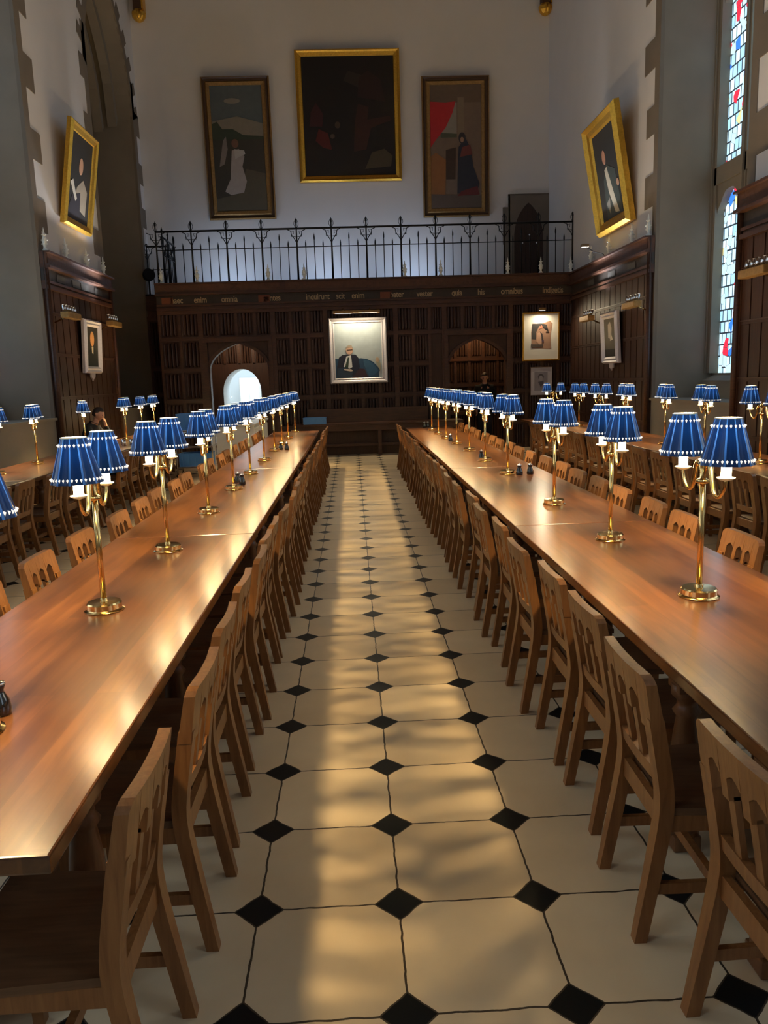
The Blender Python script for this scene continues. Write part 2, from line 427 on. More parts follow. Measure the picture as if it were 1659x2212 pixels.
SPR, RISE, ZS = 8.0, 2.5, 1.22
def gothic(t): return arch_z(t, SPR, RISE)
WIN_R = [(8.55, 11.6), (1.9, 4.95), (-4.9, -1.85)]
WIN_L = [(15.05, 18.35), (8.1, 11.52), (1.2, 4.6), (-5.6, -2.2)]
DEPTH = 1.1
wn = 0
for side, wins, nm in ((1, WIN_R, 'wall_right'), (-1, WIN_L, 'wall_left')):
    X = side*WALLX
    P = lambda u, z, X=X: (X, u, z)
    Q = lambda u, z, X=X, s=side: (X+s*DEPTH, u, z)
    ops = [(a, b, ZS, gothic) for a, b in wins]
    mb = MB()
    opening_wall(mb, P, Y_FRONT, Y_BACK, 0, ZTOP, ops, 0)
    for op in ops: reveal(mb, P, Q, op, 1)
    for a, b in wins:     # rubbed stone below each sill
        mb.box(X-side*0.015, X+side*0.1, a, b, 0, ZS, 1)
        mb.box(X-side*0.05, X+side*0.1, a, b, ZS-0.03, ZS+0.012, 1)
    # alternate long and short stones beside each opening
    random.seed(3)
    for a, b in wins:
        for edge, d in ((a, -1), (b, 1)):
            z = ZS; k = 0
            while z < SPR+0.6:
                hgt = (0.46, 0.60)[k % 2]*random.uniform(0.85, 1.15); wd = (0.58, 0.20)[k % 2]*random.uniform(0.75, 1.2)
                if edge + d*wd > Y_BACK-0.02: wd = Y_BACK-0.03-edge
                y0, y1 = sorted((edge-d*0.004, edge+d*wd))
                mb.box(X-side*0.012, X+side*0.05, y0, y1, z, z+hgt, 2)
                z += hgt; k += 1
        # arch stones
        c, h = (a+b)/2, (b-a)/2
        for i in range(26):
            t0, t1 = -math.cos(PI*i/26), -math.cos(PI*(i+1)/26)
            e = 0.45 if i % 2 else 0.2
            mb.hexa([(X-side*0.012, c+h*t0, gothic(t0)-0.004), (X-side*0.012, c+h*t1, gothic(t1)-0.004), (X-side*0.012, c+(h+e)*t1, gothic(t1)+e*(1-abs(t1)*.6)), (X-side*0.012, c+(h+e)*t0, gothic(t0)+e*(1-abs(t0)*.6))],
                    [(X+side*0.03, c+h*t0, gothic(t0)), (X+side*0.03, c+h*t1, gothic(t1)), (X+side*0.03, c+(h+e)*t1, gothic(t1)+e*(1-abs(t1)*.6)), (X+side*0.03, c+(h+e)*t0, gothic(t0)+e*(1-abs(t0)*.6))], 2)
    structure(mb.build(nm, [M['plaster'], M['stone'], M['quoin']]))
    # windows: stone mullions, transom and leaded glass
    for a, b in wins:
        if a > 15:      # inner arch; unseen stone back added instead of glass to keep the recess dark
            bl = MB(); Xd = X+side*DEPTH
            bl.box(Xd, Xd+side*0.1, a-0.1, b+0.1, 0, SPR+RISE+0.3)
            c, h = (a+b)/2, (b-a)/2
            for i in range(20):
                t0, t1 = -1+i/10, -1+(i+1)/10
                for ins0, ins1, dd in ((0.0, 0.16, 0.35), (0.16, 0.28, 0.65)):
                    q = lambda t, e, D: (X+side*D, c+(h-e)*t, gothic(t)-e*1.2)
                    bl.hexa([q(t0, ins0, dd), q(t1, ins0, dd), q(t1, ins1, dd), q(t0, ins1, dd)], [q(t0, ins0, dd+0.2), q(t1, ins0, dd+0.2), q(t1, ins1, dd+0.2), q(t0, ins1, dd+0.2)])
            structure(bl.build('wall_recess', M['stone']))
            continue
        wn += 1
        X1 = X+side*DEPTH
        w_ = thing('window_%d' % wn, (0, 0, 0)); w_['kind'] = 'structure'
        fr = MB(); zb = 1.62
        ya, yb = a+0.0, b-0.0
        fr.box(X1-side*0.06, X1+side*0.12, ya, yb, ZS, zb)
        fr.hexa([(X1-side*0.28, ya, ZS), (X1-side*0.28, yb, ZS), (X1, yb, ZS), (X1, ya, ZS)], [(X1-side*0.24, ya, zb-0.12), (X1-side*0.24, yb, zb-0.12), (X1, yb, zb), (X1, ya, zb)])
        n = 3; wd = (yb-ya)/n
        for i in range(n+1):
            y = ya+i*wd; ht = gothic((y-(a+b)/2)/((b-a)/2)) if 0 < i < n else SPR+0.3
            t = 0.065 if 0 < i < n else 0.10
            fr.box(X1-side*0.16, X1+side*0.04, y-t, y+t, zb, ht)
            fr.box(X1-side*0.20, X1-side*0.10, y-0.025, y+0.025, zb, ht)
        fr.box(X1-side*0.16, X1+side*0.04, ya, yb, 4.68, 4.95)
        # cusped heads below the transom and below the arch
        for i in range(n):
            y0, y1 = ya+i*wd+0.06, ya+(i+1)*wd-0.06
            for zt in (4.70, 7.9):
                c, h = (y0+y1)/2, (y1-y0)/2
                for k in range(16):
                    t0, t1 = -1+k/8, -1+(k+1)/8
                    g = lambda t: zt-0.62+0.52*math.sqrt(max(0, 4-(1+abs(t))**2))/math.sqrt(3)+0.05*abs(math.sin(abs(t)*PI*1.5))-0.05
                    fr.hexa([(X1-side*0.12, c+h*t0, g(t0)), (X1-side*0.12, c+h*t1, g(t1)), (X1-side*0.12, c+h*t1, zt), (X1-side*0.12, c+h*t0, zt)],
                            [(X1+side*0.03, c+h*t0, g(t0)), (X1+side*0.03, c+h*t1, g(t1)), (X1+side*0.03, c+h*t1, zt), (X1+side*0.03, c+h*t0, zt)])
        fr.build('window_frame', M['stone'], w_)
        gl = MB(); c, h = (a+b)/2, (b-a)/2; N = 20
        for i in range(N):
            t0, t1 = -1+2*i/N, -1+2*(i+1)/N
            gl.add([(X1, c+h*t0, zb), (X1, c+h*t1, zb), (X1, c+h*t1, gothic(t1)), (X1, c+h*t0, gothic(t0))], [(0,1,2,3)])
        gl.build('window_glass', M['glass'] if a > 8 else M['unseen_glass_fill'], w_)

mb = MB(); mb.box(-WALLX-0.4, WALLX+0.4, Y_BACK, Y_BACK+0.3, 3.6, ZTOP)
structure(mb.build('wall_back', M['plaster']))
mb = MB(); mb.box(-WALLX-0.4, WALLX+0.4, Y_FRONT-0.3, Y_FRONT, 0, ZTOP)
structure(mb.build('wall_front', M['plaster']))
mb = MB(); mb.box(-WALLX-1.5, WALLX+1.5, Y_FRONT-0.3, Y_BACK+0.3, ZTOP, ZTOP+0.2)
for k in range(6):
    y = -6+5*k
    mb.box(-WALLX, WALLX, y-0.15, y+0.15, ZTOP-0.45, ZTOP)
for k in range(9): mb.box(-4.9+1.2*k, -4.75+1.2*k, Y_FRONT, Y_BACK, ZTOP-0.2, ZTOP)
structure(mb.build('ceiling', M['ceiling']))

# ------------------------------------------------------------------ panelling helpers
def linen(mb, P, u0, u1, z0, z1, d, mi=0, folds=4):
    """linenfold panel: vertical folds with a pointed end; P(u,z,depth)"""
    prof = []
    wd = u1-u0
    for k in range(folds):
        a = u0+wd*(k+0.08)/folds; b = u0+wd*(k+0.92)/folds; c = (a+b)/2
        prof += [(a, 0.0), (a+0.12*(b-a), d), (c, d*0.45), (b-0.12*(b-a), d), (b, 0.0)]
    m = len(prof); e = 0.05
    lo = [P(u, z0+(e if k % 5 in (1, 3) else 0.02 if k % 5 == 2 else e*1.2), dd) for k, (u, dd) in enumerate(prof)]
    hi = [P(u, z1-(e if k % 5 in (1, 3) else 0.02 if k % 5 == 2 else e*1.2), dd) for k, (u, dd) in enumerate(prof)]
    mb.add(lo+hi, [(i, i+1, m+i+1, m+i) for i in range(m-1)], mi)
    b0 = [P(u, z0+0.0, 0) for u, dd in prof]; b1 = [P(u, z1, 0) for u, dd in prof]
    mb.add(lo+b0, [(i, i+1, m+i+1, m+i) for i in range(m-1)], mi)
    mb.add(hi+b1, [(i, i+1, m+i+1, m+i) for i in range(m-1)], mi)
def slab(mb, P, u0, u1, z0, z1, d0, d1, mi=0):
    mb.hexa([P(u0,z0,d0), P(u1,z0,d0), P(u1,z1,d0), P(u0,z1,d0)], [P(u0,z0,d1), P(u1,z0,d1), P(u1,z1,d1), P(u0,z1,d1)], mi)
def cornice(mb, P, u0, u1, zt, frieze=True):
    z0 = zt-0.60
    slab(mb, P, u0, u1, z0, z0+0.06, 0, 0.10, 1); slab(mb, P, u0, u1, z0+0.06, z0+0.10, 0, 0.06, 1)
    slab(mb, P, u0, u1, z0+0.10, z0+0.14, 0, 0.09, 1)
    slab(mb, P, u0, u1, z0+0.14, z0+0.33, 0, 0.05, 3)
    slab(mb, P, u0, u1, z0+0.33, z0+0.37, 0, 0.16, 1); slab(mb, P, u0, u1, z0+0.37, z0+0.40, 0, 0.12, 1)
    slab(mb, P, u0, u1, z0+0.40, zt-0.03, 0, 0.11, 2)
    slab(mb, P, u0, u1, zt-0.03, zt, 0, 0.17, 1)
PMATS = [M['panel'], M['panel_rail'], M['carved'], M['band']]

# ------------------------------------------------------------------ the screen below the gallery
DOORS = [(-3.33, -2.0, 0.0, lambda t: tudor_z(t, 2.02, 0.58)), (2.19, 3.5, 0.0, lambda t: tudor_z(t, 1.98, 0.56))]
XS0, XS1 = -4.42, WALLX
mb = MB()
P0 = lambda u, z: (u, Y_SCREEN, z)
P1 = lambda u, z: (u, Y_SCREEN+0.16, z)
opening_wall(mb, P0, XS0, XS1, 0, ZC, DOORS, 0)
opening_wall(mb, P1, XS0, XS1, 0, ZC, DOORS, 0)
for op in DOORS: reveal(mb, P0, P1, op, 1, sill=False)
mb.box(XS0, XS0+0.02, Y_SCREEN, 18.4, 0, ZC, 0)
PS = lambda u, z, d: (u, Y_SCREEN-d, z)
cornice(mb, PS, XS0, XS1, ZC+0.03)
rails = [3.36, 2.72, 2.02, 1.32, 0.62, 0.0]
def blocked(u0, u1, z0, z1):
    for a, b, _, f in DOORS:
        if u1 > a-0.12 and u0 < b+0.12 and z0 < 2.66: return True
    return False
cols = [XS0+0.02]
edges = [-4.42, -3.95, -3.48, -3.09, -2.67, -2.25, -1.84, -1.44, -1.04, -0.64, -0.24, 0.16, 0.56, 0.96, 1.36, 1.74, 2.08, 2.5, 2.86, 3.22, 3.62, 3.98, 4.35, 4.72, 5.10]
main = {-4.42, -3.48, -1.84, -0.64, 0.96, 2.08, 3.62, 5.10}
for i, u in enumerate(edges):
    wd = 0.055 if u in main else 0.032
    z0 = 0
    for a, b, _, f in DOORS:
        if a-0.1 < u < b+0.1: z0 = 2.70
    slab(mb, PS, max(XS0, u-wd), min(XS1, u+wd), z0, 3.34, 0, 0.055 if u in main else 0.04, 1)
for zt, zb in zip(rails, rails[1:]):
    for u0, u1 in zip(edges, edges[1:]):
        if not blocked(u0, u1, zb+0.1, zt):
            linen(mb, PS, u0+0.06, u1-0.06, zb+0.075, zt-0.06, 0.016, 0)
        if not blocked(u0, u1, zb, zb+0.1) and zb > 0:
            slab(mb, PS, u0, u1, zb-0.03, zb+0.05, 0, 0.045, 1); slab(mb, PS, u0, u1, zb+0.035, zb+0.05, 0, 0.062, 1)
slab(mb, PS, XS0, XS1, 3.28, 3.36, 0, 0.06, 1)
for a, b, _, f in DOORS:     # square surround, moulded arch and carved spandrels
    for s, e in ((a-0.12, a-0.03), (b+0.03, b+0.12)): slab(mb, PS, s, e, 0, 2.72, 0, 0.08, 1)
    slab(mb, PS, a-0.12, b+0.12, 2.64, 2.74, 0, 0.09, 1)
    c, h = (a+b)/2, (b-a)/2; N = 24
    for i in range(N):
        t0, t1 = -math.cos(PI*i/N), -math.cos(PI*(i+1)/N)
        slab_pts = lambda t, o, d: PS(c+h*t*(1+o), f(t)+o*0.9, d)
        mb.hexa([slab_pts(t0,0,0), slab_pts(t1,0,0), slab_pts(t1,0.07,0), slab_pts(t0,0.07,0)], [slab_pts(t0,0,0.05), slab_pts(t1,0,0.05), slab_pts(t1,0.07,0.05), slab_pts(t0,0.07,0.05)], 1)
    slab(mb, PS, a-0.05, a, 0, 2.05, 0, 0.05, 1); slab(mb, PS, b, b+0.05, 0, 2.05, 0, 0.05, 1)
structure(mb.build('wall_screen', PMATS))

# inscription in faded gilt on the band
words = [('haec', 380), ('enim', 430), ('omnia', 492), ('gentes', 583), ('inquirunt', 681), ('scit', 730), ('enim', 768), ('pater', 852), ('vester', 912), ('quia', 982), ('his', 1035), ('omnibus', 1102), ('indigetis', 1192)]
ins = thing('painted_inscription', (0, Y_SCREEN-0.064, 3.40), 0, 'faded gilt words painted along the dark band of the oak screen cornice', 'inscription')
for wtxt, px in words:
    cu = bpy.data.curves.new('word', 'FONT'); cu.body = wtxt; cu.size = 0.19; cu.space_character = 0.95; cu.extrude = 0.002; cu.align_x = 'CENTER'; cu.offset = 0.003
    tmp = bpy.data.objects.new('tmp', cu); C.objects.link(tmp)
    bpy.context.view_layer.update()
    me = bpy.data.meshes.new_from_object(tmp.evaluated_get(bpy.context.evaluated_depsgraph_get()))
    bpy.data.objects.remove(tmp)
    me.name = 'word'; me.materials.clear(); me.materials.append(M['letter'])
    o = bpy.data.objects.new('word', me); C.objects.link(o); o.parent = ins
    X = -4.33+(px-345)*(5.10+4.33)/(1240-345)
    o.location = (X, 0, 0.125); o.rotation_euler = (PI/2, 0, 0); o.scale = (0.82, 1, 1)
mb = MB()
for px in (360, 566, 828):
    X = -4.33+(px-345)*(9.43)/(895); mb.box(X-0.13, X+0.13, -0.002, 0.006, 0.085, 0.25)
mb.build('red_ground', M['band_red'], ins)
# carved emblems on the frieze
for px, k in ((505, 0), (607, 1), (652, 2), (1022, 0), (885, 1), (1168, 1)):
    X = -4.33+(px-345)*(9.43)/895
    mb = MB()
    if k == 0:
        mb.plate([(-0.10,-0.05),(-0.08,-0.07),(0.10,0.06),(0.08,0.08)], 0, -0.02).plate([(0.10,-0.05),(0.08,-0.07),(-0.10,0.06),(-0.08,0.08)], 0, -0.02).plate([(-0.05,-0.06),(0.05,-0.06),(0,-0.01)], 0, -0.02)
    elif k == 1: mb.plate([(0.06*math.cos(a*PI/4)*(1+0.4*(a%2)), 0.06*math.sin(a*PI/4)*(1+0.4*(a%2))) for a in range(8)], 0, -0.02)
    else: mb.plate([(-0.09,-0.02),(0.09,-0.02),(0.11,0.02),(0.05,0.035),(0,0.02),(-0.05,0.035),(-0.11,0.02)], 0, -0.02)
    o = mb.build('carved_emblem', M['panel_rail'], None, (X, Y_SCREEN-0.108, 3.86))
    tag(o, {505: 'carved cross emblem on the frieze nearest the gallery corner', 607: 'small carved rosette on the frieze above the arch with the bright room', 652: 'carved scroll emblem on the frieze between two silvered finials',
            1022: 'carved cross emblem on the frieze above the empty doorway arch', 885: 'small carved rosette on the frieze above the large lit portrait', 1168: 'small carved rosette on the frieze above the lit print'}[px], 'carving', 'carvings on the screen frieze')

# passage behind the screen
mb = MB()
PB = lambda u, z, d: (u, 18.35-d, z)
def lowarch(t): return 1.48+0.58*math.sqrt(max(0, 1-t*t))
SERV = (-3.36, -2.40, 0.0, lowarch)
opening_wall(mb, lambda u, z: (u, 18.35, z), -WALLX, WALLX, 0, ZC, [SERV], 0)
reveal(mb, lambda u, z: (u, 18.35, z), lambda u, z: (u, 19.3, z), SERV, 4, sill=False)
for k in range(28):
    u0 = -WALLX+k*0.365; u1 = u0+0.365
    slab(mb, PB, u0-0.03, u0+0.03, 2.2 if -3.5 < u0 < -2.3 else 0, 3.4, 0, 0.03, 1)
    for zb, zt in ((0.05, 0.75), (0.8, 1.45), (1.5, 2.1), (2.15, 3.3)):
        if u1 > -3.5 and u0 < -2.3 and zb < 2.1: continue
        linen(mb, PB, u0+0.05, u1-0.05, zb+0.04, zt-0.04, 0.018, 0)
        slab(mb, PB, u0, u1, zt-0.02, zt+0.05, 0, 0.04, 1)
mb.box(-4.4, WALLX, Y_SCREEN+0.16, 18.35, 3.25, 3.30, 1)      # passage ceiling
mb.box(-2.0-0.02, -1.98+0.02, Y_SCREEN+0.16, 18.35, 0, 3.3, 0) # partition beside the arch
mb.box(2.05, 2.09, Y_SCREEN+0.16, 18.35, 0, 3.3, 0)
# alcove beside the screen: gallery beam over dark panels
slab(mb, PB, -WALLX, XS0, 3.55, ZC, 0, 0.12, 1); slab(mb, PB, -WALLX, XS0, 3.3, 3.55, 0, 0.06, 2)
mb.box(XS0, WALLX, Y_SCREEN+0.1, 18.35, ZC-0.08, ZC-0.02, 1); mb.box(-WALLX, WALLX, 18.35, Y_BACK, ZC-0.08, ZC-0.02, 1)  # gallery floor
structure(mb.build('trim_1', PMATS+[M['servery']]))

# side panelling
def side_panelling(name, side, y0, y1, boards):
    mb = MB(); X = side*WALLX
    PP = lambda u, z, d: (X-side*(0.02+d), u, z)
    slab(mb, PP, y0, y1, 0, ZC, -0.02, 0.02, 0)
    cornice(mb, PP, y0-0.04, y1 + (0.04 if y1 < 16 else 0), ZC)
    n = max(1, round((y1-y0)/boards)); w_ = (y1-y0)/n
    for k in range(n):
        slab(mb, PP, y0+k*w_+0.018, y0+(k+1)*w_-0.018, 0.0, 3.34, 0.02, 0.036, 0)
    for u in (y0+0.03, y1-0.03): slab(mb, PP, u-0.03, u+0.03, 0, 3.36, 0.02, 0.055, 1)
    for zt in (0.8, 1.55, 2.28, 2.95):
        slab(mb, PP, y0, y1, zt-0.03, zt+0.025, 0.02, 0.046, 0); slab(mb, PP, y0, y1, zt+0.01, zt+0.025, 0.02, 0.056, 1)
    for yy in (y0, y1):
        if yy < 16: mb.tube([(X-side*0.09, yy, 0), (X-side*0.09, yy, ZC)], 0.045, 8, 1)
    structure(mb.build(name, PMATS))
side_panelling('trim_2', -1, 11.56, 15.0, 0.30)
side_panelling('trim_3', 1, 11.64, 16.5, 0.30)
side_panelling('trim_4', 1, 4.99, 8.51, 0.30)
side_panelling('trim_5', -1, 4.64, 8.06, 0.30)
for i, (s, a, b) in enumerate(((-1, 11.56, 15.0), (1, 11.64, 16.4))):
    mb = MB()
    ys = [a+0.7, a+1.45, a+1.9, a+2.7] if s < 0 else [a+0.9, a+2.0, a+3.3]
    X = s*(WALLX-0.075)
    for y in ys: mb.box(X, X-s*0.006, y-0.2, y+0.2, ZC-0.43, ZC-0.31)
    o = mb.build('pale_plaque', paint((0.07, 0.065, 0.055))); tag(o, ('pale worn plaques set in the cornice band above the portrait in shadow near the window' if s > 0 else 'pale worn plaques set in the cornice band by the tall stone arch'), 'plaque'); o['kind'] = 'structure'; o.name = 'trim_%d' % (6+i)

# servery beyond the low arch
mb = MB()
mb.box(-5.3, -2.0, 22.6, 22.7, 0, 2.8); mb.box(-5.3, -5.2, 19.3, 22.7, 0, 2.8); mb.box(-2.1, -2.0, 19.3, 22.7, 0, 2.8); mb.box(-5.3, -2.0, 19.3, 22.7, 2.8, 2.9)
mb.box(-5.3, -3.36, 19.3, 19.4, 0, 2.8); mb.box(-2.4, -2.0, 19.3, 19.4, 0, 2.8); mb.box(-3.4, -2.38, 19.3, 19.4, 2.07, 2.8)
structure(mb.build('wall_servery', M['servery']))
lamp_s = thing('ceiling_light', (-3.2, 20.4, 2.78), 0, 'cool white ceiling light inside the bright room beyond the low arch', 'light')
ld = bpy.data.lights.new('servery_tube', 'AREA'); ld.energy = 42; ld.color = (0.86, 0.94, 1.0); ld.size = 1.6; ld.size_y = 1.2; ld.shape = 'RECTANGLE'
o = bpy.data.objects.new('light_source', ld); C.objects.link(o); o.parent = lamp_s; o.location = (0, 0, -0.05)
MB().bbox(-0.9, 0.9, -0.7, 0.7, -0.03, 0.02, 0.01).build('diffuser', emit('tube_diffuser', (0.9, 0.97, 1.0), 1.2), lamp_s)

# ------------------------------------------------------------------ upper door and stone frame
mb = MB()
Yb = Y_BACK-0.06
arch_d = (4.2, 4.95, ZC-0.05, lambda t: arch_z(t, 5.15, 0.85))
opening_wall(mb, lambda u, z: (u, Yb, z), 4.06, WALLX, ZC-0.05, 6.2, [arch_d], 0)
reveal(mb, lambda u, z: (u, Yb, z), lambda u, z: (u, Y_BACK+0.02, z), arch_d, 0)
mb.box(3.92, 4.06, Yb, Y_BACK, 5.0, 5.9); mb.box(3.98, 4.06, Yb, Y_BACK, ZC-0.05, 5.0); mb.box(4.06, 4.1, Yb, Y_BACK, ZC, 6.2); mb.box(4.06, WALLX, Yb, Y_BACK, 6.19, 6.22)
structure(mb.build('trim_8', M['quoin']))
d1 = thing('door_1', (0, 0, 0)); d1['kind'] = 'structure'
mb = MB(); N = 16; c, h = 4.575, 0.375
poly = [(4.2, ZC-0.04)] + [(c-h*math.cos(PI*i/N), arch_z(math.cos(PI*i/N), 5.15, 0.85)) for i in range(N+1)] + [(4.95, ZC-0.04)]
mb.plate(poly, Y_BACK-0.045, Y_BACK-0.005)
for k in range(1, 5): mb.box(4.2+0.15*k-0.004, 4.2+0.15*k+0.004, Y_BACK-0.05, Y_BACK-0.04, ZC, 5.4)
mb.build('door_leaf', M['door'], d1)
mb = MB()
for x, z in ((4.42, 5.02), (4.6, 5.22), (4.78, 5.02)): mb.ball((x, Y_BACK-0.055, z), 0.022, 8)
mb.build('door_stud', M['china'], d1)

# ------------------------------------------------------------------ gallery railing
def leafspear(mb, x, y, z0, z1, r=0.011, head=0.16):
    mb.tube([(x,y,z0),(x,y,z1-head),(x,y,z1-head*0.75),(x,y,z1-head*0.45),(x,y,z1)], [r, r, r*1.7, r*1.5, 0.001], 6)
def railing(name, label, pts, ztop, zmid, zfin, ztall, zlow, z0, last=True):
    g = thing(name, (0,0,0), 0, label, 'railing')
    a, b = Vector(pts[0]), Vector(pts[-1]); 
    mb = MB(); mb.tube([(a.x,a.y,ztop),(b.x,b.y,ztop)], 0.022, 8); mb.build('top_rail', M['iron'], g)
    mb = MB(); mb.tube([(a.x,a.y,zmid),(b.x,b.y,zmid)], 0.011, 6); mb.build('middle_rail', M['iron'], g)
    d = (b-a).normalized()
    for i, p in enumerate(pts):
        p = Vector(p)
        if i == len(pts)-1 and not last: break
        mb = MB()
        mb.tube([(p.x,p.y,z0),(p.x,p.y,zfin-0.12),(p.x,p.y,zfin-0.09),(p.x,p.y,zfin)], [0.024,0.016,0.026,0.002], 8)
        for s in (-1, 1):    # leaf loops above and curled brackets below the rail
            q = [(p.x+d.x*s*e, p.y+d.y*s*e, zfin-0.22+f) for e, f in ((0.012,0.19),(0.045,0.13),(0.05,0.08),(0.03,0.03),(0.012,0.0))]
            mb.tube(q, 0.006, 5)
            q = [(p.x+d.x*s*e, p.y+d.y*s*e, ztop-f) for e, f in ((0.0,0.32),(0.05,0.22),(0.11,0.14),(0.13,0.05),(0.2,0.02))]
            mb.tube(q, 0.010, 5)
            q = [(p.x+d.x*s*e, p.y+d.y*s*e, ztop-f) for e, f in ((0.02,0.18),(0.12,0.17),(0.12,0.06),(0.06,0.05),(0.07,0.12))]
            mb.tube(q, 0.007, 5)
        mb.build('post', M['iron'], g)
        if i < len(pts)-1:
            q = Vector(pts[i+1])
            for t, z in ((0.25, zlow), (0.5, ztall), (0.75, zlow)):
                r = p.lerp(q, t); mb = MB(); leafspear(mb, r.x, r.y, z0, z); mb.build('spear_bar', M['iron'], g)
    return g
RY = Y_SCREEN+0.1
railing('gallery_railing', 'long black iron railing with pointed bars along the gallery front above the oak screen', [(-4.36+0.787*k, RY, 0) for k in range(13)], 5.10, 4.70, 5.33, 5.0, 4.85, ZC-0.02)
railing('gallery_railing', 'short black iron railing returning backwards at the corner of the gallery', [(-4.36, RY+0.02+0.59*k, 0) for k in range(1, 4)], 5.10, 4.70, 5.33, 5.0, 4.85, ZC-0.02)
railing('gallery_railing', 'short black iron railing at the back of the gallery beside the stone arch', [(-5.04, 18.46, 0), (-4.52, 18.46, 0)], 5.10, 4.55, 5.2, 4.78, 4.62, ZC-0.02)
# black round spotlight behind that railing
sp_ = thing('round_spotlight', (-4.98, 18.2, ZC-0.02), 0, 'round black spotlight on a thin stand by the gallery railing next to the stone arch', 'spotlight')
mb = MB(); mb.tube([(0,0,0),(0,0,0.35)], 0.012, 8); mb.lathe([(0.1,0),(0.1,0.015)], n=14); mb.build('stand', M['iron'], sp_)
mb = MB(); mb.lathe([(0.03,-0.12),(0.13,-0.06),(0.15,0.0),(0.15,0.08)], n=18); o = mb.build('spotlight_head', M['iron'], sp_, (0,0,0.47)); o.rotation_euler = (1.2, 0, 0.6)

# silvered finials on the cornices
def finial_mesh():
    mb = MB()
    mb.lathe([(0.045,0),(0.05,0.02),(0.03,0.04),(0.022,0.06),(0.034,0.10),(0.042,0.15),(0.036,0.20),(0.018,0.235),(0.028,0.25),(0.014,0.27),(0.014,0.30),(0.008,0.34),(0.001,0.37)], n=6, smooth=False)
    for z, r in ((0.11,0.042),(0.17,0.045),(0.255,0.03)):
        for k in range(4): mb.ball((r*math.cos(k*PI/2), r*math.sin(k*PI/2), z), 0.013, 6)
    return mb
f0 = finial_mesh().build('carved_finial', M['finial'])
fin_places = [(-4.27, 16.42, 'above the end post of the oak screen at the gallery corner'), (-3.47, 16.42, 'on the screen cornice above the arch into the bright room'), (-1.88, 16.42, 'on the screen cornice just past the bright arch towards the lit portrait'),
    (-1.07, 16.42, 'on the screen cornice nearest the lit portrait of the seated man'), (1.20, 16.42, 'on the screen cornice above the far edge of the lit portrait'), (2.02, 16.42, 'on the screen cornice above the near side of the empty doorway arch'), (3.55, 16.42, 'on the screen cornice in front of the dark upper door'),
    (4.31, 16.42, 'on the screen cornice above the lit print beside the upper door frame'), (5.0, 16.42, 'in the corner where the screen meets the wall'),
    (-5.0, 11.6, 'on the panelling end beside the stone window reveal by the tilted gilt portrait'), (-5.0, 12.55, 'on the panelling just under the tilted gilt portrait of the pale robed sitter'), (-5.0, 13.65, 'on the panelling under the far edge of the tilted gilt portrait'), (-5.0, 14.65, 'on the panelling end beside the tall dark stone arch'),
    (5.0, 14.9, 'on the panelling next to the small arm spotlight'), (5.0, 13.75, 'on the panelling below the lower far corner of the big gilt portrait'), (5.0, 12.5, 'on the panelling below the near corner of the big gilt portrait'), (5.0, 11.7, 'on the panelling end beside the stained glass window reveal')]
for i, (x, y, t) in enumerate(fin_places):
    o = f0 if i == 0 else copy_tree(f0)
    o.location = (x, y, ZC+0.03 if y > 16 else ZC); tag(o, 'silvered finial ' + t, 'finial', 'silvered finials along the cornices')

# small arm spotlight on the panelling
a = thing('arm_spotlight', (4.98, 13.9, ZC), 0, 'small white spotlight on a thin curved arm above the panelling below the big gilt portrait', 'spotlight')
MB().tube([(0,0,0),(-0.05,0,0.06),(-0.2,0.05,0.1),(-0.35,0.1,0.2)], 0.008, 6).build('arm', M['iron'], a)
MB().bbox(-0.45,-0.31,0.03,0.17,0.2,0.26,0.01).build('spotlight_head', M['quoin'], a)
# gilt roof corbels
def corbel(x, lab):
    g = thing('roof_corbel', (x, Y_BACK, 10.3), 0, lab, 'corbel', 'gilt roof corbels')
    mb = MB(); mb.lathe([(0.02,0),(0.10,0.04),(0.16,0.12),(0.17,0.20),(0.13,0.26)], (0,-0.15,0), 10, smooth=False); mb.ball((0.03,-0.28,0.13), 0.07, 8, 1.4)
    mb.build('gilt_shield', M['gold'], g)
    mb = MB(); mb.box(-0.1,0.1,-0.25,0,0.24,2.2); mb.build('timber_post', M['ceiling'], g)
    MB().box(0.1,0.14,-0.28,0,0.26,2.2).build('gilt_edge', M['gold'], g)
corbel(-4.85, 'gilt corbel under a black post at the wall top, stone arch side')
corbel(4.97, 'gilt carved corbel under a black post high above the dark upper door')

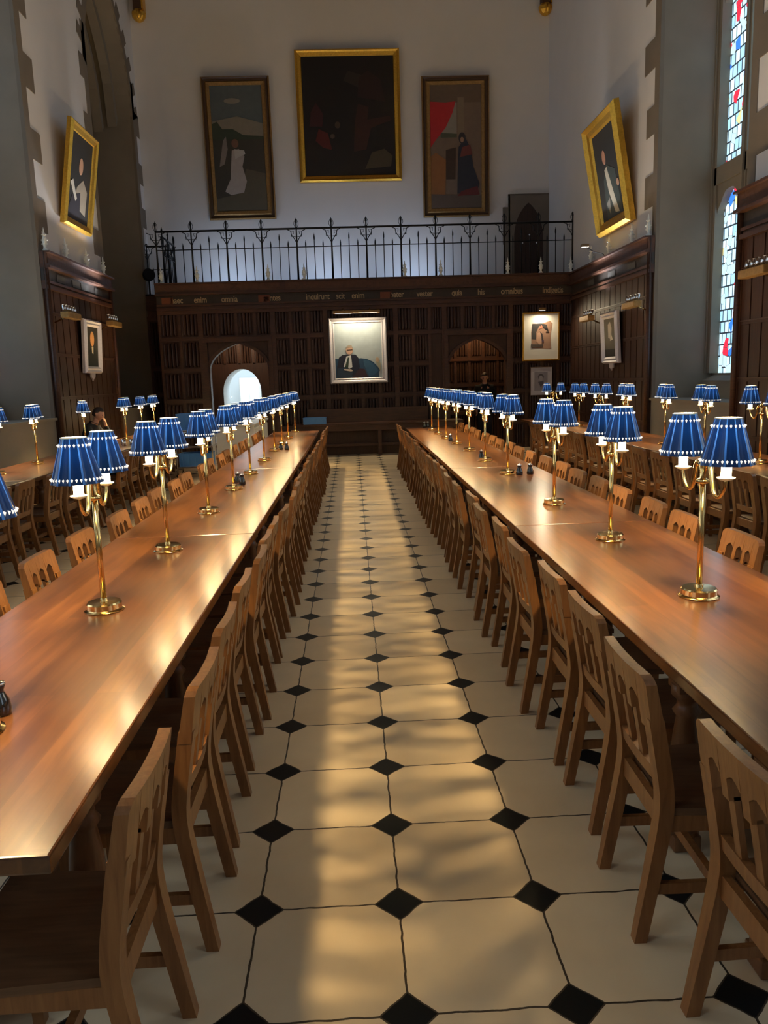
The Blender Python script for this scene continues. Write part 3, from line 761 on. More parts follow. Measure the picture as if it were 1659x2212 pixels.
# ------------------------------------------------------------------ pictures
def picture(name, label, loc, W, H, rz, tilt, frame_prof, fmats, canvas, content, glass=False):
    """frame_prof: list of (inset, depth) from the outer edge; local x right, z up, face towards -y"""
    g = thing(name, loc, rz, label, 'picture', rx=tilt); g.rotation_mode = 'XYZ'
    g.rotation_euler = (tilt, 0, 0); g.matrix_basis = Matrix.Translation(loc) @ Matrix.Rotation(rz, 4, 'Z') @ Matrix.Rotation(tilt, 4, 'X')
    def ring(i, d): return [(-W/2+i, -d, i), (W/2-i, -d, i), (W/2-i, -d, H-i), (-W/2+i, -d, H-i)]
    mb = MB(); prof = [(0.0, 0.0)] + frame_prof
    for k in range(len(prof)-1):
        a, b = ring(*prof[k][:2]), ring(*prof[k+1][:2]); mi = prof[k+1][2] if len(prof[k+1]) > 2 else 0
        for j in range(4): mb.add([a[j], a[(j+1)%4], b[(j+1)%4], b[j]], [(0,1,2,3)], mi)
    mb.add(ring(0, 0), [(0,1,2,3)], 0)
    mb.build('frame', fmats, g)
    ins_ = frame_prof[-1][0]; dz = frame_prof[-1][1]
    cv = MB(); cv.box(-W/2+ins_-0.005, W/2-ins_+0.005, -dz-0.002, -0.005, ins_-0.005, H-ins_+0.005); cv.build('canvas', canvas, g)
    iw, ih = W-2*ins_, H-2*ins_
    for k, (nm, c, poly) in enumerate(content):
        pts = [(-iw/2+u*iw, ins_+v*ih) for u, v in poly]
        MB().plate(pts, -dz-0.003-0.0012*(k+1), -dz-0.0015).build(nm, paint(c), g)
    return g
def ell(cx, cy, rx, ry, n=16): return [(cx+rx*math.cos(2*PI*k/n), cy+ry*math.sin(2*PI*k/n)) for k in range(n)]
F_old = [(0.0,0.05,1),(0.03,0.09,1),(0.06,0.05,2),(0.10,0.045,2),(0.13,0.075,1),(0.20,0.06,1),(0.205,0.04,1)]
FM = [M['oldgold'], M['oldgold'], M['darkframe']]
PZ = 5.75
sky = (0.10, 0.13, 0.14)
picture('framed_painting', 'tall dark framed painting of a pale robed figure outdoors, nearest the stone arch', (-2.66, Y_BACK-0.03, 5.76), 1.66, 3.3, 0, 0.035, F_old, FM, paint((0.085,0.105,0.11)),
    [('painted_dusk', (0.20,0.18,0.14), [(0,0.58),(1,0.58),(1,0.70),(0.5,0.76),(0,0.72)]), ('painted_cloud', (0.22,0.20,0.17), ell(0.42,0.88,0.16,0.022)), ('painted_hill', (0.035,0.05,0.03), [(0,0.57),(1,0.57),(1,0.60),(0.6,0.61),(0.4,0.66),(0.2,0.66),(0.1,0.72),(0,0.70)]),
     ('painted_wall', (0.045,0.04,0.03), [(0,0.0),(1,0.0),(1,0.575),(0,0.575)]), ('painted_ground', (0.085,0.075,0.05), [(0,0),(1,0),(1,0.30),(0.62,0.34),(0.45,0.14),(0,0.10)]),
     ('painted_wing', (0.20,0.17,0.15), [(0.10,0.36),(0.20,0.38),(0.28,0.50),(0.26,0.60),(0.20,0.57)]), ('painted_robe', (0.36,0.32,0.29), [(0.18,0.16),(0.30,0.13),(0.55,0.15),(0.62,0.24),(0.55,0.36),(0.60,0.44),(0.50,0.50),(0.36,0.49),(0.33,0.38),(0.30,0.26)]),
     ('painted_sleeve', (0.45,0.42,0.38), [(0.42,0.42),(0.62,0.46),(0.60,0.49),(0.40,0.50)]), ('painted_head', (0.16,0.08,0.05), ell(0.43,0.545,0.07,0.035))])
F_gold = [(0.0,0.07,0),(0.04,0.11,0),(0.07,0.08,0),(0.14,0.06,0),(0.155,0.035,0)]
picture('framed_painting', 'large very dark painting in a bright gilt frame at the centre of the white wall', (0.09, Y_BACK-0.03, 6.6), 2.55, 3.03, 0, 0.035, F_gold, [M['gold']], paint((0.0080,0.0055,0.0040)),
    [('painted_glow', (0.0250,0.0175,0.0125), [(0.45,0.80),(0.62,0.74),(0.66,0.84),(0.5,0.88)]), ('painted_figure', (0.0350,0.0110,0.0070), [(0.54,0.20),(0.68,0.22),(0.74,0.40),(0.96,0.46),(0.95,0.50),(0.70,0.47),(0.72,0.58),(0.60,0.60),(0.56,0.44)]),
     ('painted_red_robe', (0.0800,0.0090,0.0060), [(0.12,0.30),(0.20,0.24),(0.30,0.22),(0.26,0.36),(0.16,0.40)]), ('painted_red_cap', (0.0400,0.0080,0.0100), [(0.06,0.42),(0.20,0.42),(0.22,0.52),(0.14,0.62),(0.08,0.54)]), ('painted_rider', (0.0225,0.0090,0.0070), [(0.60,0.66),(0.90,0.62),(0.86,0.80),(0.72,0.88),(0.62,0.82)]),
     ('painted_lamb', (0.0600,0.0450,0.0225), [(0.66,0.05),(0.95,0.07),(0.97,0.16),(0.88,0.22),(0.74,0.19)]), ('painted_face', (0.0650,0.0400,0.0250), ell(0.37,0.43,0.03,0.028)), ('painted_face', (0.0750,0.0500,0.0350), ell(0.31,0.335,0.025,0.02))])
picture('framed_painting', 'tall dark framed painting with a red curtain and dark robed figure', (2.73, Y_BACK-0.03, 5.7), 1.68, 3.28, 0, 0.035, F_old, FM, paint((0.17,0.12,0.085)),
    [('painted_room', (0.13,0.09,0.06), [(0,0.86),(1,0.86),(1,1),(0,1)]), ('painted_view', (0.24,0.22,0.18), [(0.20,0.60),(0.52,0.60),(0.52,0.86),(0.34,0.86)]), ('painted_hills', (0.07,0.08,0.05), [(0.20,0.58),(0.52,0.58),(0.52,0.61),(0.2,0.62)]),
     ('painted_column', (0.20,0.15,0.10), [(0.54,0.55),(0.66,0.55),(0.66,0.9),(0.54,0.9)]), ('painted_curtain', (0.42,0.02,0.025), [(0.0,0.50),(0.10,0.56),(0.30,0.66),(0.44,0.78),(0.50,0.87),(0.30,0.86),(0,0.87)]), ('painted_desk', (0.26,0.11,0.035), [(0,0.10),(0.28,0.10),(0.30,0.40),(0.1,0.46),(0,0.43)]),
     ('painted_floor', (0.10,0.075,0.06), [(0,0),(1,0),(1,0.10),(0,0.12)]), ('painted_shadow', (0.05,0.03,0.02), [(0.30,0.24),(0.48,0.24),(0.5,0.50),(0.3,0.48)]), ('painted_robe', (0.02,0.025,0.04), [(0.52,0.12),(0.92,0.14),(0.96,0.20),(0.84,0.34),(0.80,0.48),(0.68,0.58),(0.55,0.50),(0.53,0.3)]),
     ('painted_hem', (0.12,0.02,0.02), [(0.52,0.10),(0.96,0.11),(0.92,0.18),(0.6,0.14)]), ('painted_bodice', (0.14,0.035,0.03), [(0.58,0.42),(0.82,0.44),(0.78,0.52),(0.62,0.50)]), ('painted_head', (0.03,0.025,0.03), ell(0.62,0.575,0.07,0.045)), ('painted_face', (0.3,0.18,0.12), ell(0.62,0.56,0.035,0.022))])
# leaning gilt portraits on the side walls
picture('framed_portrait', 'tilted gilt portrait of a pale robed sitter beside the tall stone arch', (-WALLX+0.03, 13.32, 4.58), 1.42, 1.75, -PI/2*-1, 0.17, F_gold, [M['gold']], paint((0.025,0.022,0.018)),
    [('painted_gown', (0.30,0.25,0.18), [(0.30,0.18),(0.85,0.10),(0.88,0.40),(0.66,0.52),(0.40,0.40)]), ('painted_robe', (0.03,0.025,0.03), [(0.0,0.0),(0.6,0.0),(0.56,0.35),(0.2,0.28)]), ('painted_face', (0.45,0.25,0.15), ell(0.52,0.66,0.09,0.10)), ('painted_sleeve', (0.5,0.46,0.38), [(0.1,0.42),(0.2,0.46),(0.42,0.26),(0.36,0.22)])])
picture('framed_portrait', 'large tilted gilt portrait of a man with a long white sash beside the window', (WALLX-0.03, 13.38, 4.36), 1.78, 2.05, -PI/2, 0.17, [(0.0,0.10),(0.06,0.17),(0.12,0.10),(0.20,0.08),(0.24,0.04)], [M['gold']], paint((0.028,0.026,0.022)),
    [('painted_coat', (0.05,0.06,0.05), [(0.2,0.0),(0.85,0.0),(0.75,0.5),(0.45,0.6),(0.25,0.45)]), ('painted_sash', (0.50,0.44,0.32), [(0.34,0.56),(0.44,0.58),(0.62,0.20),(0.72,0.02),(0.56,0.04),(0.40,0.30)]), ('painted_face', (0.42,0.20,0.12), ell(0.38,0.70,0.07,0.08)), ('painted_hand', (0.4,0.24,0.15), ell(0.80,0.34,0.05,0.04)), ('painted_cloth', (0.22,0.2,0.16), [(0.25,0.18),(0.42,0.24),(0.36,0.04)])])
F_sil = [(0.0,0.05),(0.03,0.09),(0.06,0.06),(0.09,0.08),(0.13,0.04)]
def plate_under(g, W): MB().plate([(-0.12,0.0),(0.12,0.0),(0.10,-0.08),(0.03,-0.10),(0,-0.14),(-0.03,-0.10),(-0.10,-0.08)], -0.05, -0.02).build('name_plate', M['silver'], g)
g = picture('framed_portrait', 'small silver framed portrait of a fair man in black by the stone arch', (-WALLX+0.09, 13.32, 1.98), 0.92, 0.98, PI/2, 0.06, F_sil, [M['silver']], paint((0.03,0.028,0.022)),
    [('painted_coat', (0.008,0.012,0.010), [(0.1,0.0),(0.95,0.0),(0.85,0.4),(0.62,0.50),(0.4,0.46),(0.15,0.36)]), ('painted_face', (0.75,0.35,0.12), ell(0.5,0.70,0.17,0.19)), ('painted_collar', (0.7,0.6,0.45), [(0.44,0.50),(0.58,0.50),(0.56,0.32),(0.46,0.34)])]); plate_under(g, 0.9)
g = picture('framed_portrait', 'small narrow silver framed portrait of a pale figure, on panelling beneath the big gilt portrait', (WALLX-0.09, 13.40, 1.86), 0.92, 0.98, -PI/2, 0.06, F_sil, [M['silver']], paint((0.14,0.13,0.10)),
    [('painted_coat', (0.02,0.02,0.02), [(0.0,0.0),(1,0.0),(1,0.2),(0,0.2)]), ('painted_figure', (0.55,0.5,0.42), [(0.35,0.5),(0.6,0.46),(0.66,0.75),(0.55,0.92),(0.36,0.85)]), ('painted_collar', (0.8,0.75,0.6), [(0.5,0.42),(0.75,0.44),(0.6,0.6)])]); plate_under(g, 0.9)
# large lit portrait
F_lit = [(0.0,0.05),(0.025,0.075),(0.06,0.06),(0.075,0.045),(0.105,0.05),(0.125,0.03)]
g = picture('framed_portrait', 'large lit portrait of a grey haired man in a suit on a blue sofa', (0.085, Y_SCREEN-0.10, 1.62), 1.32, 1.47, 0, 0.02, F_lit, [M['silver']], paint((0.46,0.54,0.57)),
    [('painted_sofa', (0.02,0.07,0.14), [(0.0,0.0),(0.93,0.0),(0.93,0.10),(0.96,0.13),(0.90,0.20),(0.80,0.29),(0.68,0.34),(0.55,0.36),(0.30,0.34),(0.0,0.36)]), ('painted_sofa_arm', (0.03,0.11,0.21), [(0.72,0.02),(0.84,0.05),(0.92,0.12),(0.82,0.24),(0.72,0.31),(0.60,0.33),(0.62,0.22)]), ('painted_seat', (0.05,0.025,0.04), [(0.35,0.0),(0.70,0.0),(0.62,0.16),(0.42,0.18)]),
     ('painted_suit', (0.018,0.022,0.045), [(0.02,0.02),(0.22,0.0),(0.40,0.05),(0.52,0.20),(0.50,0.36),(0.44,0.43),(0.16,0.43),(0.08,0.38),(0.03,0.18)]), ('painted_trousers', (0.025,0.05,0.09), [(0.02,0.0),(0.32,0.0),(0.38,0.12),(0.2,0.20),(0.04,0.18)]), ('painted_shirt', (0.72,0.74,0.74), [(0.17,0.21),(0.24,0.40),(0.34,0.42),(0.36,0.20),(0.30,0.17)]),
     ('painted_tie', (0.04,0.07,0.05), [(0.20,0.20),(0.27,0.38),(0.30,0.38),(0.27,0.18)]), ('painted_hands', (0.75,0.62,0.5), [(0.18,0.17),(0.34,0.16),(0.37,0.13),(0.33,0.12),(0.18,0.145)]), ('painted_face', (0.66,0.42,0.30), ell(0.31,0.51,0.075,0.078)), ('painted_hair', (0.45,0.38,0.30), [(0.235,0.52),(0.24,0.575),(0.29,0.605),(0.36,0.60),(0.385,0.555),(0.38,0.52),(0.365,0.56),(0.30,0.565),(0.25,0.55)]),
     ('painted_glasses', (0.12,0.07,0.05), [(0.26,0.522),(0.375,0.528),(0.375,0.515),(0.26,0.508)]), ('painted_flowers', (0.55,0.42,0.30), ell(0.90,0.32,0.04,0.05,9)), ('painted_stems', (0.40,0.40,0.30), [(0.86,0.30),(0.97,0.26),(0.96,0.12),(0.93,0.16)])])
g = thing('picture_light', (0.07, Y_SCREEN-0.06, 3.17), 0, 'long brass picture light above the large lit portrait', 'light')
MB().bbox(-0.53, 0.53, -0.34, -0.26, 0.0, 0.07, 0.02).build('lamp_bar', M['oldgold'], g)
mb = MB()
for x in (-0.3, 0.3): mb.tube([(x,0,0.10),(x,-0.16,0.12),(x,-0.28,0.06)], 0.012, 6)
mb.build('bracket', M['brass'], g)
def area(name, parent, loc, rot, e, sx, sy, c=(1,0.82,0.55), spread=PI):
    ld = bpy.data.lights.new(name, 'AREA'); ld.shape = 'RECTANGLE'; ld.size = sx; ld.size_y = sy; ld.energy = e; ld.color = c; ld.spread = spread
    o = bpy.data.objects.new(name, ld); C.objects.link(o); o.parent = parent; o.location = loc; o.rotation_euler = rot; return o
area('bar_light', g, (0, -0.30, -0.005), (-0.42, 0, 0), 20.0, 0.95, 0.03)
# lit abstract print and small sketch
g = picture('framed_print', 'lit abstract print of an angular face in black and pink, white mount, thin gold frame', (4.31, Y_SCREEN-0.09, 2.0), 0.86, 1.09, 0, 0.015, [(0.0,0.03),(0.03,0.035),(0.032,0.015)], [M['gold']], M['paper'],
    [('printed_ground', (0.42,0.25,0.17), [(0.22,0.25),(0.5,0.24),(0.80,0.22),(0.78,0.5),(0.83,0.78),(0.76,0.84),(0.5,0.78),(0.24,0.79),(0.21,0.6)]), ('printed_hair', (0.06,0.055,0.055), [(0.22,0.45),(0.35,0.44),(0.36,0.60),(0.45,0.74),(0.70,0.66),(0.72,0.60),(0.66,0.76),(0.5,0.79),(0.24,0.78)]), ('printed_cheek', (0.62,0.38,0.27), [(0.36,0.40),(0.48,0.30),(0.56,0.46),(0.52,0.60),(0.40,0.58)]),
     ('printed_nose', (0.05,0.045,0.05), [(0.46,0.62),(0.54,0.56),(0.58,0.36),(0.52,0.38),(0.50,0.54)]), ('printed_brow', (0.60,0.22,0.14), [(0.44,0.66),(0.56,0.70),(0.50,0.76)]), ('printed_base', (0.10,0.08,0.07), [(0.21,0.26),(0.56,0.28),(0.56,0.33),(0.21,0.34)]), ('printed_eye', (0.05,0.04,0.04), ell(0.68,0.60,0.045,0.012)), ('printed_lips', (0.10,0.06,0.10), ell(0.55,0.40,0.03,0.03))])
g = thing('picture_light', (4.30, Y_SCREEN-0.06, 3.12), 0, 'small square picture light above the lit abstract print', 'light')
MB().bbox(-0.08, 0.08, -0.26, -0.18, 0.0, 0.06, 0.01).build('lamp_bar', M['oldgold'], g); MB().tube([(0,0,0.04),(0,-0.2,0.05)], 0.01, 6).build('bracket', M['oldgold'], g)
area('bar_light', g, (0, -0.22, -0.005), (-0.45, 0, 0), 9.0, 0.14, 0.03)
picture('framed_sketch', 'small pale sketch of a young man in a thin dark frame, below the lit print', (4.32, Y_SCREEN-0.09, 1.20), 0.52, 0.66, 0, 0.01, [(0.0,0.02),(0.012,0.025),(0.014,0.012)], [M['darkframe']], paint((0.55,0.52,0.55)),
    [('sketched_ground', (0.30,0.28,0.31), [(0.17,0.16),(0.80,0.16),(0.80,0.84),(0.17,0.84)]), ('sketched_hair', (0.10,0.09,0.10), ell(0.48,0.66,0.14,0.11,10)), ('sketched_face', (0.38,0.36,0.39), ell(0.48,0.61,0.09,0.10)), ('sketched_coat', (0.12,0.11,0.13), [(0.34,0.48),(0.62,0.50),(0.58,0.40),(0.48,0.28),(0.40,0.40)])])

# brass spotlight troughs on the side walls
def trough(x, y, z, side, lab, e=UPLIGHT*0.12, aim=(0, 0, 1)):
    g = thing('spotlight_trough', (x, y, z), 0, lab, 'light', 'brass spotlight troughs on the panelling')
    L_ = 0.30
    mb = MB(); mb.bbox(-0.07, 0.07, -L_, L_, 0, 0.10, 0.012); mb.build('trough', M['oldgold'], g)
    MB().tube([(0,0,0.03),(side*0.1,0,0.03),(side*(WALLX-0.1-abs(x)),0,-0.05)], 0.014, 6).build('bracket', M['brass'], g)
    for k in range(5):
        y_ = -0.24+k*0.12
        h_ = MB(); h_.lathe([(0.02,-0.05),(0.035,-0.02),(0.035,0.05)], n=10); o = h_.build('spotlight', M['chrome'], g, (side*0.02, y_, 0.16)); o.rotation_euler = (0, side*0.25, 0)
        MB().lathe([(0.028,0.045),(0.028,0.052)], n=10).build('bulb', M['bulb'], o)
    lo_ = area('uplight', g, (-side*0.03, 0, 0.24), (0, 0, 0), e, 0.1, 0.5, (0.78, 0.86, 1.0), 1.5)
    lo_.rotation_euler = Vector(aim).to_track_quat('-Z', 'Y').to_euler()
trough(-4.72, 11.7, 2.85, -1, 'brass spotlight trough between the window reveal and the portrait of the fair man')
trough(-4.72, 14.1, 2.88, -1, 'brass spotlight trough between the portrait of the fair man and the stone arch', UPLIGHT, (-0.02, -1.05, 2.4))
trough(4.72, 14.2, 2.72, 1, 'brass spotlight trough between the silver portrait of the pale figure and the oak screen', UPLIGHT, (0.02, -0.8, 2.4))
trough(4.72, 11.65, 2.76, 1, 'brass spotlight trough between the silver portrait of the pale figure and the window')
trough(4.72, 7.5, 2.76, 1, 'nearest brass spotlight trough, on the panelling that cuts off the stained glass window')
# added fill lights, hidden behind the cornice, to brighten the back wall
for i, (x, lab) in enumerate(((-3.0, 'added fill light on the gallery floor behind the railing below the pale robed painting'), (-0.6, 'added fill light on the gallery floor behind the railing below the large dark painting'), (1.6, 'added fill light on the gallery floor behind the railing below the curtain painting'))):
    g = thing('added_gallery_fill', (x, 17.9, ZC-0.02), 0, lab, 'light', 'added fill lights on the gallery floor')
    MB().bbox(-0.5, 0.5, -0.06, 0.06, 0, 0.08, 0.01).build('housing', M['iron'], g)
    area('wall_fill', g, (0, -0.03, 0.09), (PI-0.28, 0, 0), 4.0, 0.9, 0.06, (1.0, 0.84, 0.66))
    area('uplight', g, (0, 0.03, 0.09), (PI-0.75, 0, 0), 10.0, 0.9, 0.08, (0.32, 0.58, 1.0))  # added blue fill for the lower wall
g = thing('passage_light', (2.9, 17.9, 3.24), 0, 'small warm ceiling light in the passage behind the empty doorway arch', 'light')
MB().lathe([(0.10,-0.04),(0.11,0.0)], n=16).build('housing', M['brass'], g)
pl = bpy.data.lights.new('glow', 'POINT'); pl.energy = 42; pl.color = (1, 0.68, 0.34); pl.shadow_soft_size = 0.05
o = bpy.data.objects.new('glow', pl); C.objects.link(o); o.parent = g; o.location = (0, 0, -0.12)

g = thing('passage_light', (-2.75, 17.3, 3.24), 0, 'small warm ceiling light in the passage in front of the bright low arch', 'light')
MB().lathe([(0.10,-0.04),(0.11,0.0)], n=16).build('housing', M['brass'], g)
pl = bpy.data.lights.new('glow', 'POINT'); pl.energy = 45; pl.color = (1, 0.82, 0.58); pl.shadow_soft_size = 0.05
o = bpy.data.objects.new('glow', pl); C.objects.link(o); o.parent = g; o.location = (0, 0, -0.12)

# ------------------------------------------------------------------ tables
def table_unit(xc, w_, y0, y1, label, group, rows=(None, None)):
    g = thing('dining_table', (xc, (y0+y1)/2, 0), 0, label, 'table', group)
    L_ = (y1-y0)/2; e = 0.004
    mb = MB(); mb.bbox(-w_/2, w_/2, -L_+e, L_-e, 0.706, 0.75, 0.006); mb.build('tabletop', M['table'], g)
    mb = MB()
    for s in (-1, 1): mb.box(s*(w_/2-0.14)-0.012, s*(w_/2-0.14)+0.012, -L_+0.15, L_-0.15, 0.62, 0.706)
    for s in (-1, 1): mb.box(-w_/2+0.14, w_/2-0.14, s*(L_-0.15)-0.012, s*(L_-0.15)+0.012, 0.62, 0.706)
    mb.build('apron', M['table_dark'], g)
    prof = [(0.055,0.05),(0.055,0.12),(0.042,0.14),(0.036,0.16),(0.052,0.22),(0.056,0.30),(0.046,0.42),(0.036,0.50),(0.05,0.52),(0.036,0.54),(0.034,0.56),(0.055,0.58),(0.055,0.62)]
    yc = (y0+y1)/2
    for s, ry in zip((-1, 1), rows):
        for want in (y0+0.5, yc, y1-0.5):
            y = want
            if ry:
                gaps = [(p+q)/2 for p, q in zip(ry, ry[1:]) if q-p > 0.545 and y0+0.15 < (p+q)/2 < y1-0.15] or [want]
                y = min(gaps, key=lambda t: abs(t-want))
            y -= yc; xl = s*(w_/2-0.13)
            mb = MB(); mb.lathe(prof, (xl, y, 0), 14); mb.bbox(xl-0.05, xl+0.05, y-0.05, y+0.05, 0.60, 0.706, 0.004); mb.bbox(xl-0.05, xl+0.05, y-0.05, y+0.05, 0.0, 0.06, 0.008)
            mb.build('leg', M['table_dark'], g)
    ys = [-L_+0.35, L_-0.35]
    for y in ys: MB().box(-0.07, 0.07, y-0.03, y+0.03, 0, 0.64).build('end_support', M['table_dark'], g)
    mb = MB(); mb.bbox(-0.04, 0.04, ys[0], ys[-1], 0.02, 0.09, 0.008); mb.build('stretcher', M['table_dark'], g)
    return g
rowA = [-0.13, 0.485, 1.02, 1.60, 2.12, 2.58, 3.03, 3.54, 4.19, 4.79, 5.32, 5.84, 6.60, 7.20, 7.77, 8.34, 8.92, 9.48, 10.05, 10.62, 11.18, 11.75, 12.32, 12.88]
rowC = [-0.22, 0.41, 0.98, 1.51, 2.06, 2.70, 3.25, 3.84, 4.45, 5.02, 5.60, 6.18, 6.76, 7.34, 7.92, 8.5, 9.06, 9.64, 10.2, 10.78, 11.34, 11.9, 12.46, 13.0]
rowB = [1.58, 2.22, 2.87, 3.55, 4.20, 4.75, 5.33, 5.90, 6.70, 7.28, 7.86, 8.44, 9.3, 9.9, 10.5, 11.35, 11.95, 12.55]
rowD = [0.88, 1.48, 2.08, 2.70, 3.25, 3.88, 4.45, 5.02, 5.62, 6.25, 6.85, 7.45, 8.1, 8.7, 9.3, 9.9, 10.6, 11.25, 11.9, 12.7]
rowE = [4.5, 5.1, 5.72, 6.39, 6.98, 7.6, 8.25, 8.85, 9.5, 10.15, 10.8, 11.5]
rowF = [3.4, 4.0, 4.55, 5.1, 5.7, 6.28, 6.85, 7.45, 8.05, 8.65, 9.25, 9.85, 10.45, 11.05, 11.65, 12.3]
TX_L, TX_R, TW = -1.20, 1.36, 0.885
names4 = ['nearest', 'second', 'third', 'farthest']
for nm, (a, b) in zip(names4, [(-0.35, 3.11), (3.11, 6.93), (6.93, 10.6), (10.6, 13.42)]):
    table_unit(TX_L, TW, a, b, 'polished oak table, %s section of the left of the two long aisle rows' % nm, 'long oak tables beside the aisle', (rowB, rowA))
for nm, (a, b) in zip(names4, [(-0.60, 3.02), (3.02, 6.28), (6.28, 9.85), (9.85, 13.42)]):
    table_unit(TX_R, TW, a, b, 'polished oak table, %s section of the right of the two long aisle rows' % nm, 'long oak tables beside the aisle', (rowC, rowD))
SX_L, SX_R = -4.07, 3.98
for nm, (a, b) in zip(names4[:1]+names4[1:], [(3.2, 6.6), (6.6, 9.9), (9.9, 12.9), (12.9, 14.9)]):
    table_unit(SX_L, 0.90, a, b, 'oak table, %s section of the row along the wall on the left' % nm, 'oak tables along the side walls', (None, rowE))
for nm, (a, b) in zip(names4, [(2.4, 5.9), (5.9, 9.3), (9.3, 12.2), (12.2, 14.9)]):
    table_unit(SX_R, 0.92, a, b, 'oak table, %s section of the row along the wall on the right' % nm, 'oak tables along the side walls', (rowF, None))
# wall benches behind the side tables
for s, lab in ((-1, 'low dark oak wall bench behind the side tables on the left'), (1, 'low dark oak wall bench behind the side tables on the right')):
    g = thing('wall_bench', (s*(WALLX-0.22), 9.0, 0), 0, lab, 'bench', 'wall benches')
    MB().bbox(-0.14, 0.14, -6.0, 5.8, 0.40, 0.44, 0.006).build('seat', M['table_dark'], g)
    for k in range(6): MB().box(-0.10, 0.10, -5.7+k*2.25-0.03, -5.7+k*2.25+0.03, 0, 0.40).build('leg', M['table_dark'], g)

# ------------------------------------------------------------------ chairs
def make_chair():
    g = thing('dining_chair')
    def by(z): return -0.188 - 0.062*(math.sqrt(((z-0.45)/0.40)**2+0.02)-math.sqrt(0.02))/0.86
    for s in (-1, 1):
        # rear leg and stile in one curved piece
        zs = [0.0, 0.15, 0.3, 0.38, 0.42, 0.45, 0.48, 0.53, 0.60, 0.68, 0.715]
        mb = MB(); rings = []
        for z in zs:
            y = by(z); hw = 0.018+0.010*min(1, z/0.5); d0, d1 = 0.024, 0.020
            if z < 0.4: d0 = 0.018+0.012*z
            x = s*(0.199-hw)
            rings.append([(x-hw, y-d0, z), (x+hw, y-d0, z), (x+hw, y+d1, z), (x-hw, y+d1, z)])
        for a, b in zip(rings, rings[1:]): mb.add(a+b, [(0,1,5,4),(1,2,6,5),(2,3,7,6),(3,0,4,7)])
        mb.add(rings[0], [(3,2,1,0)]); mb.add(rings[-1], [(0,1,2,3)])
        mb.build('rear_leg', M['chair'], g)
    for s in (-1, 1):
        x = s*0.185
        mb = MB(); mb.hexa([(x-0.015,0.135,0),(x+0.015,0.135,0),(x+0.015,0.165,0),(x-0.015,0.165,0)], [(x-0.021,0.13,0.41),(x+0.021,0.13,0.41),(x+0.021,0.172,0.41),(x-0.021,0.172,0.41)])
        mb.build('front_leg', M['chair'], g)
    # seat: dished board, wider at the front
    mb = MB(); nx, ny = 8, 6; top = []; bot = []
    for j in range(ny+1):
        y = -0.17+0.36*j/ny; hw = 0.19+0.025*j/ny
        for i in range(nx+1):
            u = -1+2*i/nx; dish = 0.008*(1-u*u)*(1-((j/ny-0.45)*1.8)**2)
            top.append((u*hw, y, 0.435-max(0, dish))); bot.append((u*hw, y, 0.412))
    n_ = nx+1; T_ = len(top); f = []
    for j in range(ny):
        for i in range(nx):
            a = j*n_+i; f += [(a, a+1, a+n_+1, a+n_), (T_+a, T_+a+n_, T_+a+n_+1, T_+a+1)]
    for i in range(nx): f += [(i, T_+i, T_+i+1, i+1), (ny*n_+i, ny*n_+i+1, T_+ny*n_+i+1, T_+ny*n_+i)]
    for j in range(ny): f += [(j*n_, (j+1)*n_, T_+(j+1)*n_, T_+j*n_), (j*n_+nx, T_+j*n_+nx, T_+(j+1)*n_+nx, (j+1)*n_+nx)]
    mb.add(top+bot, f); mb.build('seat', M['seat'], g)
    # back: curved board pierced by three pointed arches
    mb = MB(); zt = 0.845
    def yy(u, z, off): return by(z) - 0.013*(1-(u/0.2)**2) + off
    ow, sw = 0.067, 0.032
    opens = [(-ow*1.5-sw, -ow*0.5-sw), (-ow/2, ow/2), (ow*0.5+sw, ow*1.5+sw)]
    us = [-0.2, -0.196, -0.188, -0.17, -0.15]
    for a, b in opens: us += [a+(b-a)*k/6 for k in range(7)]
    us += [0.15, 0.17, 0.188, 0.196, 0.2]
    us = sorted(set(round(u, 5) for u in us))
    def ztop(u):
        e = 0.2-abs(u); return zt - (0.022*(1-min(1, e/0.03))**2)
    def zbot(u):
        for a, b in opens:
            if a-1e-6 <= u <= b+1e-6:
                t = (u-(a+b)/2)/((b-a)/2); return 0.757+0.022*(1-abs(t)**1.4)
        return 0.70
    for a, b in zip(us, us[1:]):
        m_ = (a+b)/2; inop = any(p < m_ < q for p, q in opens); side_ = abs(m_) > 0.14
        za, zb_ = (zbot(a), zbot(b)) if inop else (0.70, 0.70)
        if side_: za = zb_ = 0.68
        A = [(a, yy(a, za, -0.021), za), (b, yy(b, zb_, -0.021), zb_), (b, yy(b, zb_, 0.018), zb_), (a, yy(a, za, 0.018), za)]
        B = [(a, yy(a, ztop(a), -0.018), ztop(a)), (b, yy(b, ztop(b), -0.018), ztop(b)), (b, yy(b, ztop(b), 0.014), ztop(b)), (a, yy(a, ztop(a), 0.014), ztop(a))]
        mb.hexa(A, B)
        A = [(a, yy(a, .50, -0.012), .50), (b, yy(b, .50, -0.012), .50), (b, yy(b, .50, 0.012), .50), (a, yy(a, .50, 0.012), .50)]
        B = [(a, yy(a, .545, -0.012), .545), (b, yy(b, .545, -0.012), .545), (b, yy(b, .545, 0.012), .545), (a, yy(a, .545, 0.012), .545)]
        if abs(m_) < 0.17: mb.hexa(A, B)
    o = mb.build('backrest', M['chair'], g)
    for k, (a, b) in enumerate([(opens[0][1], opens[1][0]), (opens[1][1], opens[2][0])]):
        mb = MB()
        mb.hexa([(a, yy(a,.54,-0.008), .54), (b, yy(b,.54,-0.008), .54), (b, yy(b,.54,0.008), .54), (a, yy(a,.54,0.008), .54)],
                [(a, yy(a,.71,-0.008), .71), (b, yy(b,.71,-0.008), .71), (b, yy(b,.71,0.008), .71), (a, yy(a,.71,0.008), .71)])
        mb.build('slat', M['chair'], g)
